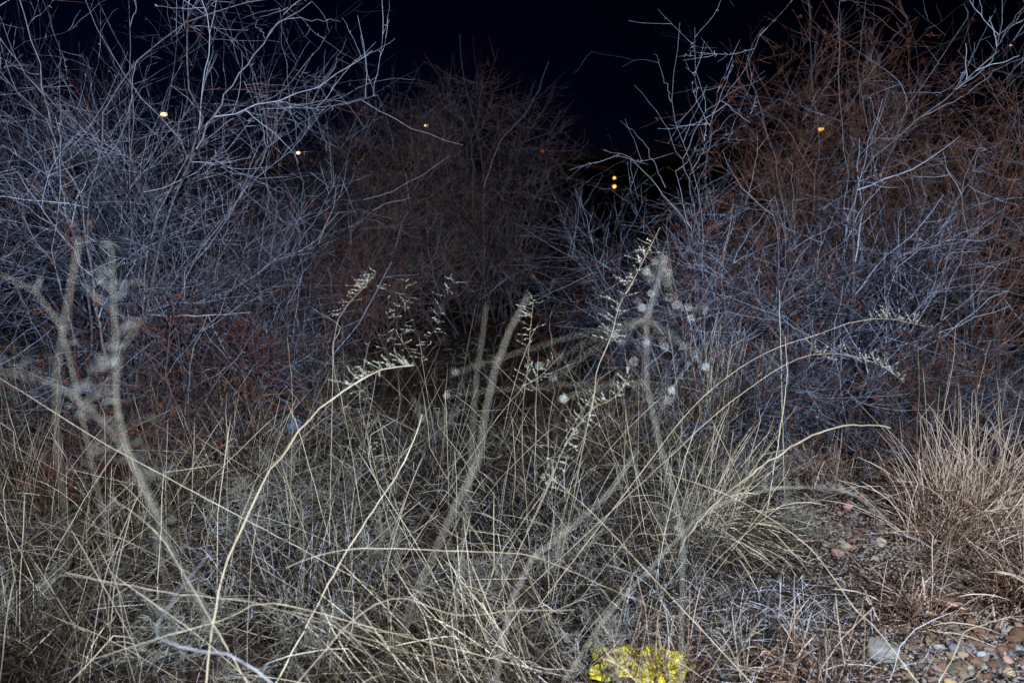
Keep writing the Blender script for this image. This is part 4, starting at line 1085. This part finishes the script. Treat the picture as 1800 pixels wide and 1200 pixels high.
def gravel():
    """grit too fine to count"""
    rng = RNG(840)
    V0, F0 = ico(1)
    n = 11000
    cs = np.array([gpt(1495, 945), gpt(1710, 1150), gpt(1560, 870), gpt(1640, 1060), gpt(1780, 1020)])
    w = rng.choice(5, n, p=[0.28, 0.32, 0.14, 0.16, 0.10])
    sg = np.array([(0.17, 0.24), (0.26, 0.16), (0.18, 0.35), (0.22, 0.20), (0.2, 0.2)])[w]
    x = cs[w, 0] + rng.normal(0, 1, n) * sg[:, 0]; y = cs[w, 1] + rng.normal(0, 1, n) * sg[:, 1]
    r = rng.uniform(0.0025, 0.0075, n)
    jit = 1 + rng.normal(0, 0.14, (n, len(V0), 1))
    V = V0[None] * jit * r[:, None, None] * np.stack([rng.uniform(0.8, 1.4, n), rng.uniform(0.8, 1.2, n), rng.uniform(0.4, 0.8, n)], 1)[:, None, :]
    V = V + np.stack([x, y, gz(x, y) + r * 0.3], 1)[:, None, :]
    Q = (F0[None] + (np.arange(n) * len(V0))[:, None, None]).reshape(-1, 3)
    m = ramp_mat('grit', [(0, (0.06, 0.048, 0.044)), (0.4, (0.18, 0.14, 0.12)), (0.6, (0.23, 0.16, 0.13)), (0.8, (0.24, 0.23, 0.23)), (1, (0.40, 0.37, 0.34))], noise=0.2, nscale=50)
    o = mesh_np('gravel', V.reshape(-1, 3), Q, m, None, np.repeat(rng.uniform(0, 1, n), len(V0)))
    tag(o, 'fine grit and gravel between the pebbles', 'gravel', kind='stuff')
gravel()

# ------------------------------------------------------------------ litter: yellow and blue plastic
def sheet(name, pix_c, w, h, mat, label, cat, seed, rz=0.0, amp=0.03, lift=0.03, low=1.0):
    rng = RNG(seed)
    g = gpt(*pix_c)
    n = 36
    u, v = np.meshgrid(np.linspace(-1, 1, n), np.linspace(-1, 1, n))
    edge = 1 + 0.12 * np.sin(5 * np.arctan2(v, u) + 1) + 0.07 * np.sin(11 * np.arctan2(v, u))
    x = u * w * edge; y = v * h * edge
    z = lift + 0 * u
    for k in range(9):
        a = rng.uniform(0, np.pi); f = rng.uniform(3, 14) * low; ph = rng.uniform(0, 6.28)
        z = z + amp / (1 + 0.25 * k) * (np.abs(np.sin(f * (u * math.cos(a) + v * math.sin(a)) + ph)) - 0.5)
    z = np.maximum(z, 0.006)
    c, s = math.cos(rz), math.sin(rz)
    X = g[0] + x * c - y * s; Y = g[1] + x * s + y * c
    V = np.stack([X.ravel(), Y.ravel(), (gz(X, Y) + z).ravel()], 1)
    b = (np.arange(n - 1)[:, None] * n + np.arange(n - 1)[None]).ravel()
    Q = np.stack([b, b + 1, b + n + 1, b + n], 1)
    V = V - (g[0], g[1], 0)
    o = mesh_np(name, V, Q, mat, None, None, smooth=False)
    o.location = (g[0], g[1], 0)
    sm = o.modifiers.new('thickness', 'SOLIDIFY'); sm.thickness = 0.001
    tag(o, label, cat)
sheet('plastic_scrap', (1125, 1186), 0.15, 0.085, M['yellow'], 'crumpled yellow plastic scrap under dry stems at the bottom', 'litter', 901, rz=-0.15, lift=0.045, amp=0.010, low=0.45)
sheet('plastic_scrap', (510, 768), 0.06, 0.06, M['blue'], 'small crumpled pale blue plastic scrap left of centre', 'litter', 902, lift=0.09, amp=0.05)
print('objects', len(bpy.data.objects), 'polys', sum(len(m.polygons) for m in bpy.data.meshes))
